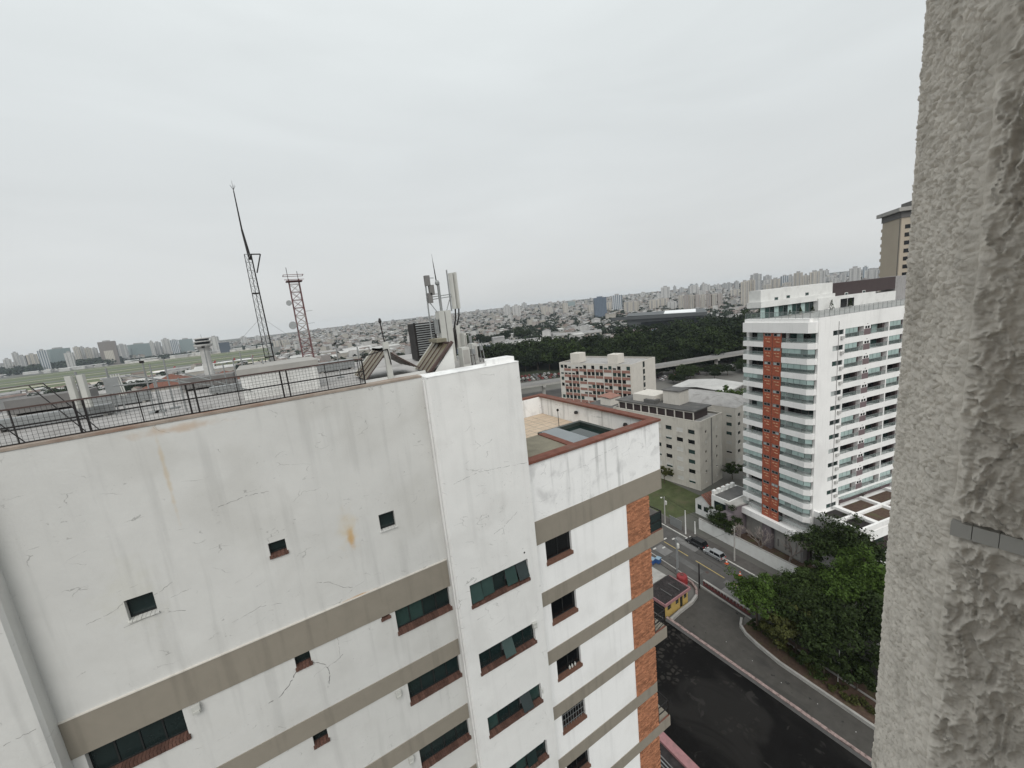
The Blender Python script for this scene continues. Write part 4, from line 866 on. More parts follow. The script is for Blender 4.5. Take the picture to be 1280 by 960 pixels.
# second beige block
b2 = block('apartment_building', 'paler beige block with shallow hipped roof beside the white tower', (116.2, 68.0, 0), rad(4), 14, 26, 19.0, 'cream_render',
      [('w', [24-i*3.6 for i in range(6)], (1.7,1.1), [1.6+2.9*k for k in range(6)]), ('s', [2.2,6.4,11.5], (1.6,1.1), [1.6+2.9*k for k in range(6)])], roofm='fibre_roof', par=.2, shut=.55)
MB().poly([(0,0,19.2),(14,0,19.2),(10,6,21),(4,6,21)]).poly([(14,0,19.2),(14,26,19.2),(10,20,21),(10,6,21)]).poly([(14,26,19.2),(0,26,19.2),(4,20,21),(10,20,21)]).poly([(0,26,19.2),(0,0,19.2),(4,6,21),(4,20,21)]).poly([(4,6,21),(10,6,21),(10,20,21),(4,20,21)]).build('hipped_roof', 'fibre_roof', b2)
# red-and-white slab block
Z_ = 28.2; cols = [1.6+i*2.15 for i in range(17)]
b3 = block('apartment_building', 'slab block with red spandrels, white frames and two roof towers', (123.6, 114.9, 0), rad(13), 20, 37.5, Z_, 'cream_render',
      [('w', [37.5-c for c in cols], (1.75,1.6), [Z_-2.4-2.85*k for k in range(9)])], shut=.35, roofm='roof_grey')
for k in range(9):
    z = Z_-2.42-2.85*k
    for i in range(8): MB().box(-.09, -.005, .8+i*4.3, 4.7+i*4.3, z-1.2, z-.04).build('spandrel', 'red_panel', b3)
for i in range(9): MB().box(-.22, -.002, .3+i*4.3, .62+i*4.3, 1, Z_-.3).build('mullion_pier', 'cream_render', b3)
MB().box(9.0, 10.6, -.06, .02, 1, Z_-.2).build('recess_strip', 'glass_dark', b3)
for k in range(8): MB().box(9.1, 10.5, -.12, -.065, Z_-3.4-2.85*k, Z_-2.6-2.85*k).build('landing', 'cream_render', b3)
for y, hh in ((8.0,3.6),(28.0,4.0)): MB().box(3, 8, y, y+5, Z_-.3, Z_+hh).build('roof_tower', 'cream_render', b3); MB().tube((5,y+2,Z_+hh),(5,y+2,Z_+hh+2), .06).build('aerial', 'metal_black', b3)
# annex in front of it
b4 = thing('annex_building', 'low pink-roofed annex in front of the red spandrel block', 'building', (104, 106, 0), rad(6))
MB().box(0, 16, 0, 14, 0, 15).build('wall', 'cream_render', b4); MB().box(-.3, 16.3, -.3, 14.3, 15.01, 15.4).build('roof', 'roof_slate', b4); MB().box(3, 9, 4, 9, 15.41, 18).build('stair_room', 'cream_render', b4); MB().poly([(2.6,3.6,18.3),(9.4,3.6,18.3),(9.4,9.4,19.0),(2.6,9.4,19.0)]).build('stair_roof', 'red_panel', b4)
for i in range(7): MB().box(-.05, .02, 1+i*1.9, 2.4+i*1.9, 11.5, 13.6).build('window', 'glass_dark', b4)
# small court roof, canopy
t = thing('court_roof', 'wide pale sheet-metal roof behind the beige blocks', 'roof', (160, 97, 0), rad(10))
MB().box(0, 20, 0, 26, 11.6, 12.0).build('sheet', 'house_white', t); MB().poly([(0,0,12.01),(20,0,12.01),(20,13,13.2),(0,13,13.2)]).poly([(0,26,12.01),(0,13,13.2),(20,13,13.2),(20,26,12.01)]).build('ridge', 'house_white', t)
for x, y in ((1,1),(19,1),(1,25),(19,25)): MB().box(x-.3,x+.3,y-.3,y+.3,0,11.59).build('column', 'concrete', t)
# hotel tower beside the pier
ht = thing('hotel_tower', 'tan hotel tower with dark overhanging cap rising behind the white tower', 'building', (216.8, 61.6, 0), rad(-50))
MB().box(0, 30, 0, 14, 0, 74.3).build('shaft', 'hotel_tan', ht); MB().box(-.3, 30.3, -.3, 14.3, 74.31, 76.6).build('attic', 'hotel_cap', ht); MB().box(-1.6, 31.6, -1.6, 15.6, 76.61, 78.0).build('roof_cap', 'concrete', ht); MB().box(4, 20, 2, 10, 78.01, 80.4).build('plant_room', 'hotel_cap', ht)
for k in range(24):
    for i in range(4): MB().box(1.2+i*5, 3.6+i*5, -.08, .05, 71.6-3*k-1.5, 71.6-3*k).build('window', 'glass_black', ht)
    MB().box(-.02, 1.8, 14.01, 14.9, 72-3*k-1.2, 72-3*k).build('balcony_slab', 'hotel_tan', ht)
MB().box(-.06, -.01, .8, 1.2, 0, 74).build('joint', 'hotel_cap', ht)
# dark exhibition hall
hl = thing('exhibition_hall', 'long charcoal hall with white roof patch beyond the trees', 'building', (598, 400, 0), rad(38))
w_, d_ = 38, 119
s = MB()
for (pts) in ([(0,0,2),(w_,0,2),(w_,0,25.5),(0,0,22)], [(0,d_,2),(0,0,2),(0,0,22),(0,d_,25)], [(w_,0,2),(w_,d_,2),(w_,d_,28.5),(w_,0,25.5)], [(w_,d_,2),(0,d_,2),(0,d_,25),(w_,d_,28.5)]): s.poly([(x,y,z-2) for x,y,z in pts])
s.build('wall', 'hall_dark', hl); MB().poly([(-6,-4,20.2),(w_+2,-4,24.2),(w_+2,d_,27.2),(-6,d_,24.2)]).build('roof', 'hall_dark', hl); MB().poly([(0,12,21.3),(w_,10,24.9),(w_,58,26.1),(0,60,22.8)]).build('roof_light', 'hall_white', hl)
MB().poly([(-6,-4,15),(-6,d_+25,19),(-6,d_+25,24),(-6,-4,20.19)]).build('fascia', 'hall_dark', hl); MB().box(-1.5, -.02, 8, 96, 2, 12).build('glazed_front', 'glass_black', hl)
# blue-white office by the trees
bo = thing('office_building', 'dark-windowed office with pale blue end wall among the trees', 'building', (367, 309, 0), rad(20))
MB().box(.02, 24, 0, 32, 0, 16.5).build('block', 'tower_plum', bo); MB().box(0.03, 12, -.3, -.02, 0, 17).build('end_wall', 'blue_panel', bo)
for k in range(4): MB().box(-.5, .0, 0, 30, 2+k*3.7, 2.9+k*3.7).build('ledge', 'concrete_dark', bo)
for u in (2.5, 5.2): MB().box(u, u+1.6, -.36, -.31, 5, 12).build('panel', 'house_white', bo)
# market sheds
for (x, y, L_, w, h, rm, lab) in ((360,470,150,26,7,'house_roof_grey','long pale-roofed market shed behind the park trees'), (318,452,90,22,7.5,'house_white','white flat-roofed warehouse behind the park trees'), (215,425,60,26,8,'fibre_roof','grey vaulted shed beside the cell mast view'), (425,450,80,24,9,'house_roof_grey','grey-roofed depot next to the dark office')):
    t = thing('market_shed', lab, 'shed', (x, y, 0), rad(55)); MB().box(0, w, 0, L_, 0, h).build('wall', 'house_cream', t)
    s = MB(); n = 8
    for i in range(n):
        a0 = math.pi*i/n; a1 = math.pi*(i+1)/n; f_ = lambda a: (w/2-math.cos(a)*(w/2+.6), h+math.sin(a)*3.2); p, q = f_(a0), f_(a1); s.poly([(p[0],-.5,p[1]),(q[0],-.5,q[1]),(q[0],L_+.5,q[1]),(p[0],L_+.5,p[1])])
    s.build('vault_roof', rm, t)
    for i in range(9): MB().box(-.06, -.01, 3+i*L_/10, 3+i*L_/10+L_/16, h-3.4, h-1).build('window_strip', 'glass_dark', t)
t = thing('warehouse', 'blue-roofed warehouse left of the louvred unit', 'building', (150, 400, 0), rad(-20)); MB().box(0, 60, 0, 40, 0, 14).build('wall', 'house_white', t)
MB().poly([(-1,-1,14.1),(61,-1,14.1),(61,20,19),(-1,20,19)]).poly([(-1,41,14.1),(-1,20,19),(61,20,19),(61,41,14.1)]).build('roof', 'far_navy', t)
# red hip-roofed blocks past the roof edge
for x, y, lab in ((-70,330,'brick-red hipped roof block showing above the fence by the poles'), (-38,290,'wide dark red hipped roof below the control tower')):
    t = thing('hip_roof_block', lab, 'building', (x, y, 0)); MB().box(0, 26, 0, 24, 0, 30).build('wall', 'house_cream', t)
    MB().poly([(-1,-1,30.02),(27,-1,30.02),(13,12,36.5)]).poly([(27,-1,30.02),(27,25,30.02),(13,12,36.5)]).poly([(27,25,30.02),(-1,25,30.02),(13,12,36.5)]).poly([(-1,25,30.02),(-1,-1,30.02),(13,12,36.5)]).build('hip_roof', 'roof_tile', t)
# monorail viaduct
vd = thing('viaduct', 'grey concrete monorail viaduct crossing in front of the park trees', 'viaduct')
vp = [(60,233),(131,209),(223,180),(286,164),(360,150)]
for a, b in zip(vp, vp[1:]):
    d = Vector((b[0]-a[0],b[1]-a[1])).normalized(); n_ = Vector((-d.y,d.x)); A = Vector(a); B = Vector(b)
    for o_, w_, z0, z1 in ((0,5,6.8,8.0),(-2.4,.35,8.01,9.3),(2.4,.35,8.01,9.3),(0,.8,8.01,8.7)):
        p = [A+n_*(o_-w_/2), B+n_*(o_-w_/2), B+n_*(o_+w_/2), A+n_*(o_+w_/2)]; MB().prism([tuple(q) for q in p], z0, z1).build('deck' if w_ > 3 else 'parapet', 'concrete' if w_ > 3 else 'house_grey', vd)
    L_ = (B-A).length; k = 12
    while k < L_:
        P_ = A+d*k; s = MB(); s.box(P_.x-.8,P_.x+.8,P_.y-.8,P_.y+.8,0,5.6); s.prism([tuple(P_+n_*-2.6-d*.9),tuple(P_+n_*-2.6+d*.9),tuple(P_+n_*2.6+d*.9),tuple(P_+n_*2.6-d*.9)][::-1], 5.605, 6.79); s.build('column', 'concrete', vd); k += 32
# red and white telecom tower
t = thing('telecom_tower', 'square red-and-white lattice telecom tower with dishes', 'tower', (3.6, 60, 0))
w0, w1, H_ = 1.75, 1.15, 61.6
cn = lambda z: [(.8+sx*(w0+(w1-w0)*z/H_)/2, sy*(w0+(w1-w0)*z/H_)/2, z) for sx, sy in ((-1,-1),(1,-1),(1,1),(-1,1))]
for i in range(4): MB().tube(cn(0)[i], cn(H_)[i], .07, .055, n=5).build('leg', 'antenna_red', t)
for zz in range(0, 61):
    s = MB(); A = cn(zz); B = cn(zz+1)
    for i in range(4): j = (i+1)%4; s.tube(A[i],B[j],0.036,n=4,caps=False); s.tube(B[i],B[j],.04,n=4,caps=False); s.tube(A[j],B[i],.028,n=4,caps=False)
    if zz >= 46: s.build('bracing', 'antenna_red' if (zz//3) % 2 else 'house_pink', t)
    else: s.build('bracing', 'antenna_red', t)
MB().box(-.1, 1.75, -.8, .8, 61.3, 61.42).build('platform', 'antenna_red', t); s = MB()
for a, b in (((-.3,-.9,62.1),(1.95,-.9,62.1)), ((-.3,.9,62.1),(1.95,.9,62.1)), ((-.3,-.9,62.1),(-.3,.9,62.1)), ((1.95,-.9,62.1),(1.95,.9,62.1)), ((-.3,-.9,61.5),(1.95,-.9,61.5))): s.bar(a, b, .06)
s.build('guard_rail', 'antenna_red', t)
for x, z, r in ((-.1,58.6,.35),(-.15,55.8,.5)):
    q = MB().lathe([(.08,0),(r*.7,.12),(r,.25),(r,.3)], 14); q.build('dish', 'metal_grey', t, (x-.05,-.75,z)).rotation_euler = (rad(80), 0, rad(-30)); MB().bar((x-.05,-.75,z),(.25,-.5,z), .06).build('dish_arm', 'metal_grey', t)
for x, h in ((.2,1.5),(1.35,1.0)): MB().tube((x,0,61.5),(x,0,61.6+h), .035).build('whip', 'metal_black', t)
for zz in (57.5, 55.9): MB().bar((1.3,0,zz),(2.3,-.3,zz+.05), .04).build('side_arm', 'metal_grey', t)

# ------------------------------------------------------------------ terrain: one sheet to the horizon
def gz(x, y):
    x = np.asarray(x, float); y = np.asarray(y, float); Rr = np.hypot(x, y); a = np.degrees(np.arctan2(x, y))
    k = np.clip((a+5)/35, 0, 1); s = .020+.010*k
    far = np.maximum(0, np.minimum(Rr, 3600)-1000)*s
    k2 = np.clip((6-a)/6, 0, 1)
    air = np.maximum(0, np.minimum(Rr, 3600)-2150)*.035
    return far*(1-k2)+air*k2 - np.maximum(0, Rr-4200)*.02
az_ = np.radians(np.concatenate([np.arange(-40, 100, 2.), np.arange(100, 320, 8.)])); rr_ = np.array([0, 40, 120, 300, 600, 900, 1000, 1150, 1300, 1500, 1750, 2000, 2150, 2300, 2500, 2800, 3100, 3400, 3600, 4200, 6000, 9000, 14000.])
A, B = np.meshgrid(az_, rr_[1:]); X = B*np.sin(A); Y = B*np.cos(A); Z = gz(X, Y)
V = [(0., 0., 0.)]+list(zip(X.ravel().tolist(), Y.ravel().tolist(), Z.ravel().tolist())); F = []; n = len(az_)
for i in range(n):
    j = (i+1) % n; F.append((0, 1+j, 1+i))
    for r in range(len(rr_)-2): F.append((1+r*n+i, 1+r*n+j, 1+(r+1)*n+j, 1+(r+1)*n+i))
me = bpy.data.meshes.new('ground'); me.from_pydata(V, [], F); me.materials.append(MATS['city_ground']); me.update(); obj('ground', me, kind='structure')
def sheet(name, pts, z, m, kind='structure', **k): return MB().poly([(x, y, z) for x, y in pts]).build(name, m, kind=kind, **k)
# street and its surroundings; the street runs along y, drifting a little to +x
sx_ = lambda y, x0: x0+.095*(y-44)
Y0, Y1 = -60, 190
st = lambda a, b, y0=Y0, y1=Y1: [(sx_(y0,a),y0),(sx_(y0,b),y0),(sx_(y1,b),y1),(sx_(y1,a),y1)]
sheet('street', st(62.0, 72.3), .012, 'asphalt')
def strip(name, a, b, z0, z1, m, y0=Y0, y1=Y1, **k): return MB().prism(st(a, b, y0, y1), z0, z1).build(name, m, **k)
strip('pavement', 72.55, 75.4, 0, .13, 'pavement_dark', kind='structure'); strip('pavement', 60.6, 61.75, 0, .14, 'pavement_dark', 44, 120, kind='structure')
strip('kerb', 72.31, 72.54, 0, .15, 'paint_white', kind='structure'); strip('kerb', 61.76, 61.99, 0, .15, 'concrete', kind='structure')
for y in [26, 33.5, 41.5, 50, 59, 70]: sheet('lane_line', st(67.2, 67.38, y, y+6.6), .016, 'paint_yellow')
for y, x in ((56,63.2),(57.4,64.4),(55,65.1),(58.6,66.6),(57,67.9),(55.8,69.3),(59.4,63.8),(60,70)): sheet('road_marking', st(x, x+.9, y, y+.35), .017, 'paint_white')
for x0,y0,w,l,mm in ((63,35,2.2,5,'concrete_dark'),(64.5,45,1.4,7.5,'roof_slate'),(69.5,50,1.8,6,'concrete_dark'),(66,38,1.2,3,'roof_slate'),(68.8,33,1.5,4,'roof_slate'),(63.4,53,2.6,3.4,'concrete_dark')): sheet('road_patch', st(x0, x0+w, y0, y0+l), .0145, mm)
for x, y in ((66.1,44.5),(69,39),(64.2,50.5)): MB().lathe([(.36,0),(.36,.004)], 14).build('manhole_cover', 'metal_rusty', None, (sx_(y,x),y,.0155), label='round iron manhole cover set in the street asphalt', category='manhole cover', group='manhole covers')
for i in range(5): lx = 52.2+i*.5+R_.uniform(-1.2,1.2); MB().prism([(lx+q[0],16+i*4.2+q[1]) for q in ((0,0),(.12,.02),(.11,.09),(.02,.1))], .0105, .03).build('litter', 'house_white', None, label='scrap of white litter on the ramp', category='litter', group='litter on the ramp')
sheet('lot', [(15,-40),(49.7,-40),(49.7,46),(15,46)], .006, 'tar_lot')
sheet('ramp', [(50.15,-30),(54.3,-30),(54.75,12),(54.9,15.4),(55.5,26),(56.6,31),(57.6,33.2),(60.8,34),(61.4,43),(57.2,41.6),(50.15,41.3)], .010, 'ramp_concrete')
sheet('lawn', [(77.8,61.5),(85,60),(93,63.6),(95.2,79),(93,110),(82,110)], .02, 'grass')
sheet('park_ground', [(105,262),(150,272),(225,215),(300,190),(420,160),(520,230),(420,420),(230,400),(100,330)], .03, 'park_floor'); sheet('avenue', [(55,222),(131,199),(223,168),(286,152),(362,138),(366,162),(290,178),(226,193),(134,222),(60,246)], .05, 'asphalt')
sheet('garden', [(56.4,-30),(61,-30),(61.2,33),(58.4,33),(57,31),(56.1,26),(55.6,15)], .014, 'soil')
sheet('back_yard', [(77.5,30),(84,32),(87,50),(79.5,54)], .014, 'soil')
# low walls
t = thing('boundary_wall', 'worn pink-topped low wall between the tarred lot and the ramp', 'wall', (49.72, 0, 0))
MB().box(0, .36, -30, 41.3, 0, .62).build('body', 'concrete_dark', t)
y = -29.9
while y < 41: l = R_.uniform(.9, 1.5); MB().box(-.05+R_.uniform(0,.03), .42-R_.uniform(0,.03), y, min(y+l-.03,41.3), .622, .74+R_.uniform(-.02,.03)).build('cap_stone', 'pink_worn', t); y += l
t = thing('ramp_kerb', 'thin pale kerb wall curving along the planted side of the ramp', 'kerb')
kp = [(54.4,-28),(54.8,12),(54.95,15.4),(55.55,26),(56.3,29.6),(57.0,31.8),(58.0,33.2),(59.5,33.9)]
for a, b in zip(kp, kp[1:]):
    d = Vector((b[0]-a[0],b[1]-a[1])).normalized()*.17; MB().prism([(a[0]+d.y,a[1]-d.x),(b[0]+d.y,b[1]-d.x),(b[0]-d.y,b[1]+d.x),(a[0]-d.y,a[1]+d.x)], 0, .5).build('segment', 'concrete', t)
t = thing('street_balustrade', 'dark red low street wall with square openings above the ramp', 'wall', (61.5, 33.6, 0), rad(-5.4))
MB().box(-.12, .12, 0, 9.2, 0, .35).build('base', 'dark_red', t); MB().box(-.2, .2, 0, 9.2, 1.0, 1.14).build('cap', 'concrete', t)
for i in range(15): MB().box(-.1, .1, .1+i*.63, .42+i*.63, .352, .998).build('pier', 'dark_red', t)
t = thing('curved_kerb', 'pink and white curved kerb island round the gatehouse corner', 'kerb')
cpts = [(50.2,40.7),(53,41.0),(56.5,41.1),(58.6,41.6),(60.0,42.6),(60.9,44.2),(61.0,46.0)]
for i, (a, b) in enumerate(zip(cpts, cpts[1:])):
    d = Vector((b[0]-a[0],b[1]-a[1])).normalized()*.2; MB().prism([(a[0]+d.y,a[1]-d.x),(b[0]+d.y,b[1]-d.x),(b[0]-d.y,b[1]+d.x),(a[0]-d.y,a[1]+d.x)], .0, .55).build('segment', 'pink_worn' if i > 2 else 'concrete', t)
t = thing('garden_wall', 'long white rendered wall lining the far pavement of the street', 'wall', (75.6, 27, 0), rad(-6.2))
for i in range(8): MB().box(0, .25, i*3.5, i*3.5+3.49, 0, 2.7+.0*i).build('panel', 'white_paint', t); 
MB().box(-.05, .3, 0, 28, 2.702, 2.78).build('cap', 'concrete', t)
# gatehouse with pink fascia
t = thing('gatehouse', 'yellow gatehouse with dark corrugated roof and pink fascia', 'hut', (49.9, 41.6, 0), rad(1))
m = MB(); holed(m, lambda u,v,d: (u,d,v), 0, 6.3, 0, 2.6, [(.7,1.7,1.2,2.2),(2.9,3.8,1.2,2.2),(4.1,4.9,.02,2.2),(5.2,6.0,1.2,2.2)], .15); m.build('wall', 'yellow_wall', t); MB().box(.01, 6.29, .16, 3.7, 0, 2.59).build('core', 'interior', t)
for x in (.75, 2.95, 5.25): MB().box(x, x+.8, .1, .14, 1.25, 2.15).build('window', 'glass_dark', t)
MB().box(4.12, 4.88, .11, .15, .02, 2.18).build('door', 'frame_dark', t)
for (x0,x1,y0,y1) in ((-.3,6.7,-.35,-.2),(-.3,-.15,-.19,4.0),(6.55,6.7,-.19,4.0)): MB().box(x0,x1,y0,y1,2.62,3.15).build('fascia', 'pink_paint', t)
s = MB()
for i in range(26): x = -.14+i*.255; s.poly([(x,-.19,2.9),(x+.13,-.19,2.98),(x+.13,4.1,3.3),(x,4.1,3.22)]).poly([(x+.13,-.19,2.98),(x+.255,-.19,2.9),(x+.255,4.1,3.22),(x+.13,4.1,3.3)])
s.build('corrugated_roof', 'roof_black', t)
for x in (2.2, 4.4): MB().box(x, x+.12, .3, 2.6, 3.18, 3.32).build('roof_strip', 'roof_slate', t)
t = thing('canopy', 'flat pale canopy slab behind the gatehouse', 'canopy', (50, 46.2, 0)); MB().box(0, 6.2, 0, 3.6, 2.8, 3.0).build('slab', 'concrete', t)
for x, y in ((.2,.2),(6,.2),(.2,3.4),(6,3.4)): MB().box(x-.1,x+.1,y-.1,y+.1,0,2.79).build('post', 'concrete_dark', t)
t = thing('timber_pile', 'dark heap of planks beside the canopy', 'planks', (57.4, 47.2, 0), rad(20))
for i in range(9): a = R_.uniform(-.5,.5); MB().bar((-.8+i*.18,-1.6+a,.06+(i%3)*.14),(-.8+i*.18+R_.uniform(-.3,.3),1.6+a,.08+(i%3)*.14), .13).build('plank', R_.choice(['bark','roof_black','concrete_dark']), t)
# red water drum, sacks, blue bins
t = thing('water_drum', 'big round red plastic water drum beside the gatehouse', 'drum', (59.5, 45.3, 0))
MB().lathe([(.85,0),(1.0,.4),(1.0,1.7),(.9,1.95),(.5,2.1)], 16).build('body', 'drum_red', t)
for z in (.6, 1.2): MB().lathe([(1.01,z),(1.04,z+.05),(1.01,z+.1)], 16).build('rib', 'drum_red', t)
MB().lathe([(.35,2.1),(.35,2.2)], 12).build('lid', 'dark_red', t)
for x, y, r in ((57.0,45.9,.55),(58.3,46.6,.4),(57.6,43.3,.5)):
    t = thing('white_sack', 'lumpy white sack dumped near the red drum', 'sack', (x, y, 0), group='white sacks'); s = smooth(MB().lathe([(r*.8,0),(r,.25),(r*.85,.6),(r*.3,.8),(r*.35,.9)], 9).build('bag', 'house_white', t))
for x, y in ((60.3,53.0),(61.4,52.4)):
    t = thing('blue_bin', 'blue waste bin by the pavement edge', 'bin', (x, y, 0), rad(12), group='blue bins')
    s = MB(); s.prism([(-.5,-.4),(.5,-.4),(.5,.4),(-.5,.4)], .12, 1.1); s.build('body', 'bin_blue', t); MB().box(-.56, .56, -.46, .46, 1.102, 1.2).build('lid', 'blue_panel', t)
    for q in (-.4, .4): MB().tube((q,-.42,.1),(q,-.36,.1), .1, n=8).build('wheel', 'tyre', t)
# traffic cones
for x, y in ((71.4,43.7),(69.9,40.1)):
    t = thing('traffic_cone', 'orange traffic cone with white band on the street', 'cone', (x, y, .016), group='traffic cones')
    MB().box(-.3,.3,-.3,.3,0,.06).build('base', 'cone_orange', t); MB().lathe([(.24,0),(.05,.85)], 10, (0,0,.062)).build('body', 'cone_orange', t); MB().lathe([(.178,.3),(.125,.54)], 10, (0,0,.062)).build('band', 'lamp_white', t)
# poles
def pole(x, y, h, label, m='concrete', lamp=None, arms=True, box=False, base=0., tilt=0):
    t = thing('utility_pole', label, 'pole', (x, y, base)); MB().tube((0,0,0),(tilt,0,h), .16, .1, n=8).build('shaft', m, t)
    if arms: 
        for z in (h-.5, h-1.2): MB().bar((-1.0,0,z),(1.0,0,z), .1).build('crossarm', 'bark', t)
        for q in (-.9,-.3,.3,.9): MB().tube((q,0,h-.45),(q,0,h-.2), .05).build('insulator', 'concrete', t)
    if lamp: MB().path([(0,0,h-.8),(lamp*.6,0,h+.1),(lamp,0,h+.1)], .05).build('lamp_arm', 'metal_grey', t); MB().box(min(lamp,lamp*1.35),max(lamp,lamp*1.35),-.14,.14,h+.02,h+.16).build('lamp_head', 'lamp_white', t)
    if box: MB().lathe([(.3,0),(.34,.1),(.34,.8),(.2,.95)], 10, (.4,0,h-2.2)).build('transformer', 'metal_pale', t)
    return t
pole(74.7, 61.2, 7.2, 'concrete pole with street lamp beside the lawn', lamp=-.9, arms=False, box=True); pole(73.3, 43.2, 7.8, 'concrete pole with crossarms in front of the white garden wall')
pole(61.6, 48.0, 7.6, 'pole with white transformer beside the blue bins', 'metal_grey', arms=False, box=True); pole(61.0, 42.7, 5.2, 'slim black pole at the kerb island', 'metal_black', arms=False)
pole(63.2, 49.0, 6.2, 'thin grey pole at the street edge by the markings', 'metal_grey', arms=False); pole(74.4, 55.3, 6.0, 'white square gate post beside the driveway gate', 'white_paint', arms=False); pole(76.0, 54.0, 3.2, 'short white post at the wall end', 'white_paint', arms=False)
for (a, b, z) in (((73.3,43.2),(74.7,61.2),7.4),((73.3,43.2),(72.2,12),7.4),((73.6,43.2),(75,61.2),7.0),((73.0,43.2),(61.6,48.0),7.1),((73.3,43.2),(72.2,12),6.6),((74.7,61.2),(77.5,95),7.2),((61.6,48),(59.8,8),7.2),((73.3,43.2),(72.2,12),6.2),((73.3,43.2),(74.7,61.2),6.6),((73.3,43.2),(78.6,46.5),6.4),((61.6,48.0),(63.2,80),7.0),((61.6,48.0),(74.7,61.2),6.9)):
    pts = [(a[0]+(b[0]-a[0])*i/8, a[1]+(b[1]-a[1])*i/8, z-.9*4*(i/8)*(1-i/8)) for i in range(9)]; MB().path(pts, .018, n=4).build('overhead_cable', 'metal_black', label='thin black overhead cable strung between the street poles', category='cable', group='overhead cables')
for x, y, c in ((58.4,20,'flag_green'),(60.6,19.6,'flag_white')):
    t = thing('flagpole', 'slim pole with furled green flag beside the ramp trees' if c == 'flag_green' else 'slim pole with furled white flag beside the ramp trees', 'flagpole', (x, y, .014)); MB().tube((0,0,0),(0,0,5.5), .045).build('pole', 'metal_pale', t)
    s = MB()
    for i in range(6): s.poly([(.05+.12*math.sin(i*1.3),.03*i,5.3-i*.35),(.5-.05*i+.1*math.sin(i*2),.05*i,5.1-i*.35),(.5-.05*(i+1)+.1*math.sin(i*2+2),.05*i+.05,5.1-(i+1)*.35),(.05+.12*math.sin(i*1.3+1.3),.03*i+.03,5.3-(i+1)*.35)])
    s.build('flag', c, t)
# carport with pink fascia below the near corner
t = thing('carport', 'dark carport roof edged with a pink beam at the foot of the block', 'carport', (24.5, 6, 0)); MB().box(0, 6.2, 0, 21.4, 3.6, 3.75).build('roof', 'roof_black', t); MB().box(6.21, 7.3, -.1, 21.5, 3.3, 4.05).build('fascia', 'pink_paint', t)
for i in range(6): MB().box(6.9, 7.2, .2+i*4.2, .5+i*4.2, 0, 3.29).build('column', 'concrete_dark', t); MB().tube((3.2+i*.35,.3,3.9+.02*i),(3.2+i*.35,21,3.9+.02*i), .07).build('pipe', 'concrete_dark' if i % 2 else 'metal_grey', t)
# red-tiled house, white stepped house, plum wall
t = thing('tiled_house', 'small white house with red tiled gable roof beside the lawn', 'house', (84.0, 55.5, 0), rad(-5)); MB().box(0, 10, 0, 4.2, 0, 3.9).build('wall', 'white_paint', t)
s = MB(); nT = 12
for i in range(nT): 
    a = -.5+i*11/nT; s.poly([(a,-.5,3.85),(a+11/nT-.1,-.5,3.85),(a+11/nT-.1,2.1,5.9),(a,2.1,5.9)]).poly([(a,4.7,3.85),(a,2.1,5.9),(a+11/nT-.1,2.1,5.9),(a+11/nT-.1,4.7,3.85)]).poly([(a+11/nT-.1,-.5,3.78),(a+11/nT,-.5,3.78),(a+11/nT,2.1,5.83),(a+11/nT-.1,2.1,5.83)])
s.build('roof', 'roof_tile', t); MB().poly([(-.02,0,3.9),(-.02,4.2,3.9),(-.02,2.1,5.6)]).build('gable', 'white_paint', t)
for y in (.6, 2.4): MB().box(-.05, -.01, y, y+1.1, 1.6, 2.8).build('window', 'glass_dark', t)
t = thing('stepped_house', 'white terrace house with stepped parapet against the tower', 'house', (82.2, 49.6, 0), rad(-5)); MB().box(0, 8.5, 0, 4.6, 0, 7.6).build('wall', 'white_paint', t)
for i in range(5): MB().box(.2+i*1.6, 1.1+i*1.6, 4.0, 4.65, 7.602, 8.6).build('parapet_block', 'white_paint', t)
MB().box(.3, 8.2, .3, 3.9, 7.602, 7.7).build('roof', 'roof_slate', t); MB().box(-.06, -.01, .8, 3.8, 4.4, 6.4).build('window', 'glass_dark', t)
t = thing('plum_house', 'plain plum-grey side building between the stepped house and the tower', 'house', (80.6, 45.2, 0), rad(-12)); MB().box(0, 6.4, 2.9, 5.0, 0, 7.2).build('wall', 'plum_wall', t); MB().box(-.2, 6.5, 2.7, 5.1, 7.21, 7.5).build('cap', 'concrete', t); MB().box(-1.6, -.02, 2.9, 5.0, 0, 5.6).build('side_wall', 'plum_wall', t)
t = thing('entry_gate', 'grey metal driveway gate at the end of the garden wall', 'gate', (75.0, 56.8, 0), rad(-6))
for i in range(9): MB().box(-.03, .03, i*.4, i*.4+.3, .1, 2.3).build('slat', 'metal_grey', t)
MB().box(-.05, .05, -.1, 3.7, 2.31, 2.45).build('rail', 'metal_grey', t)

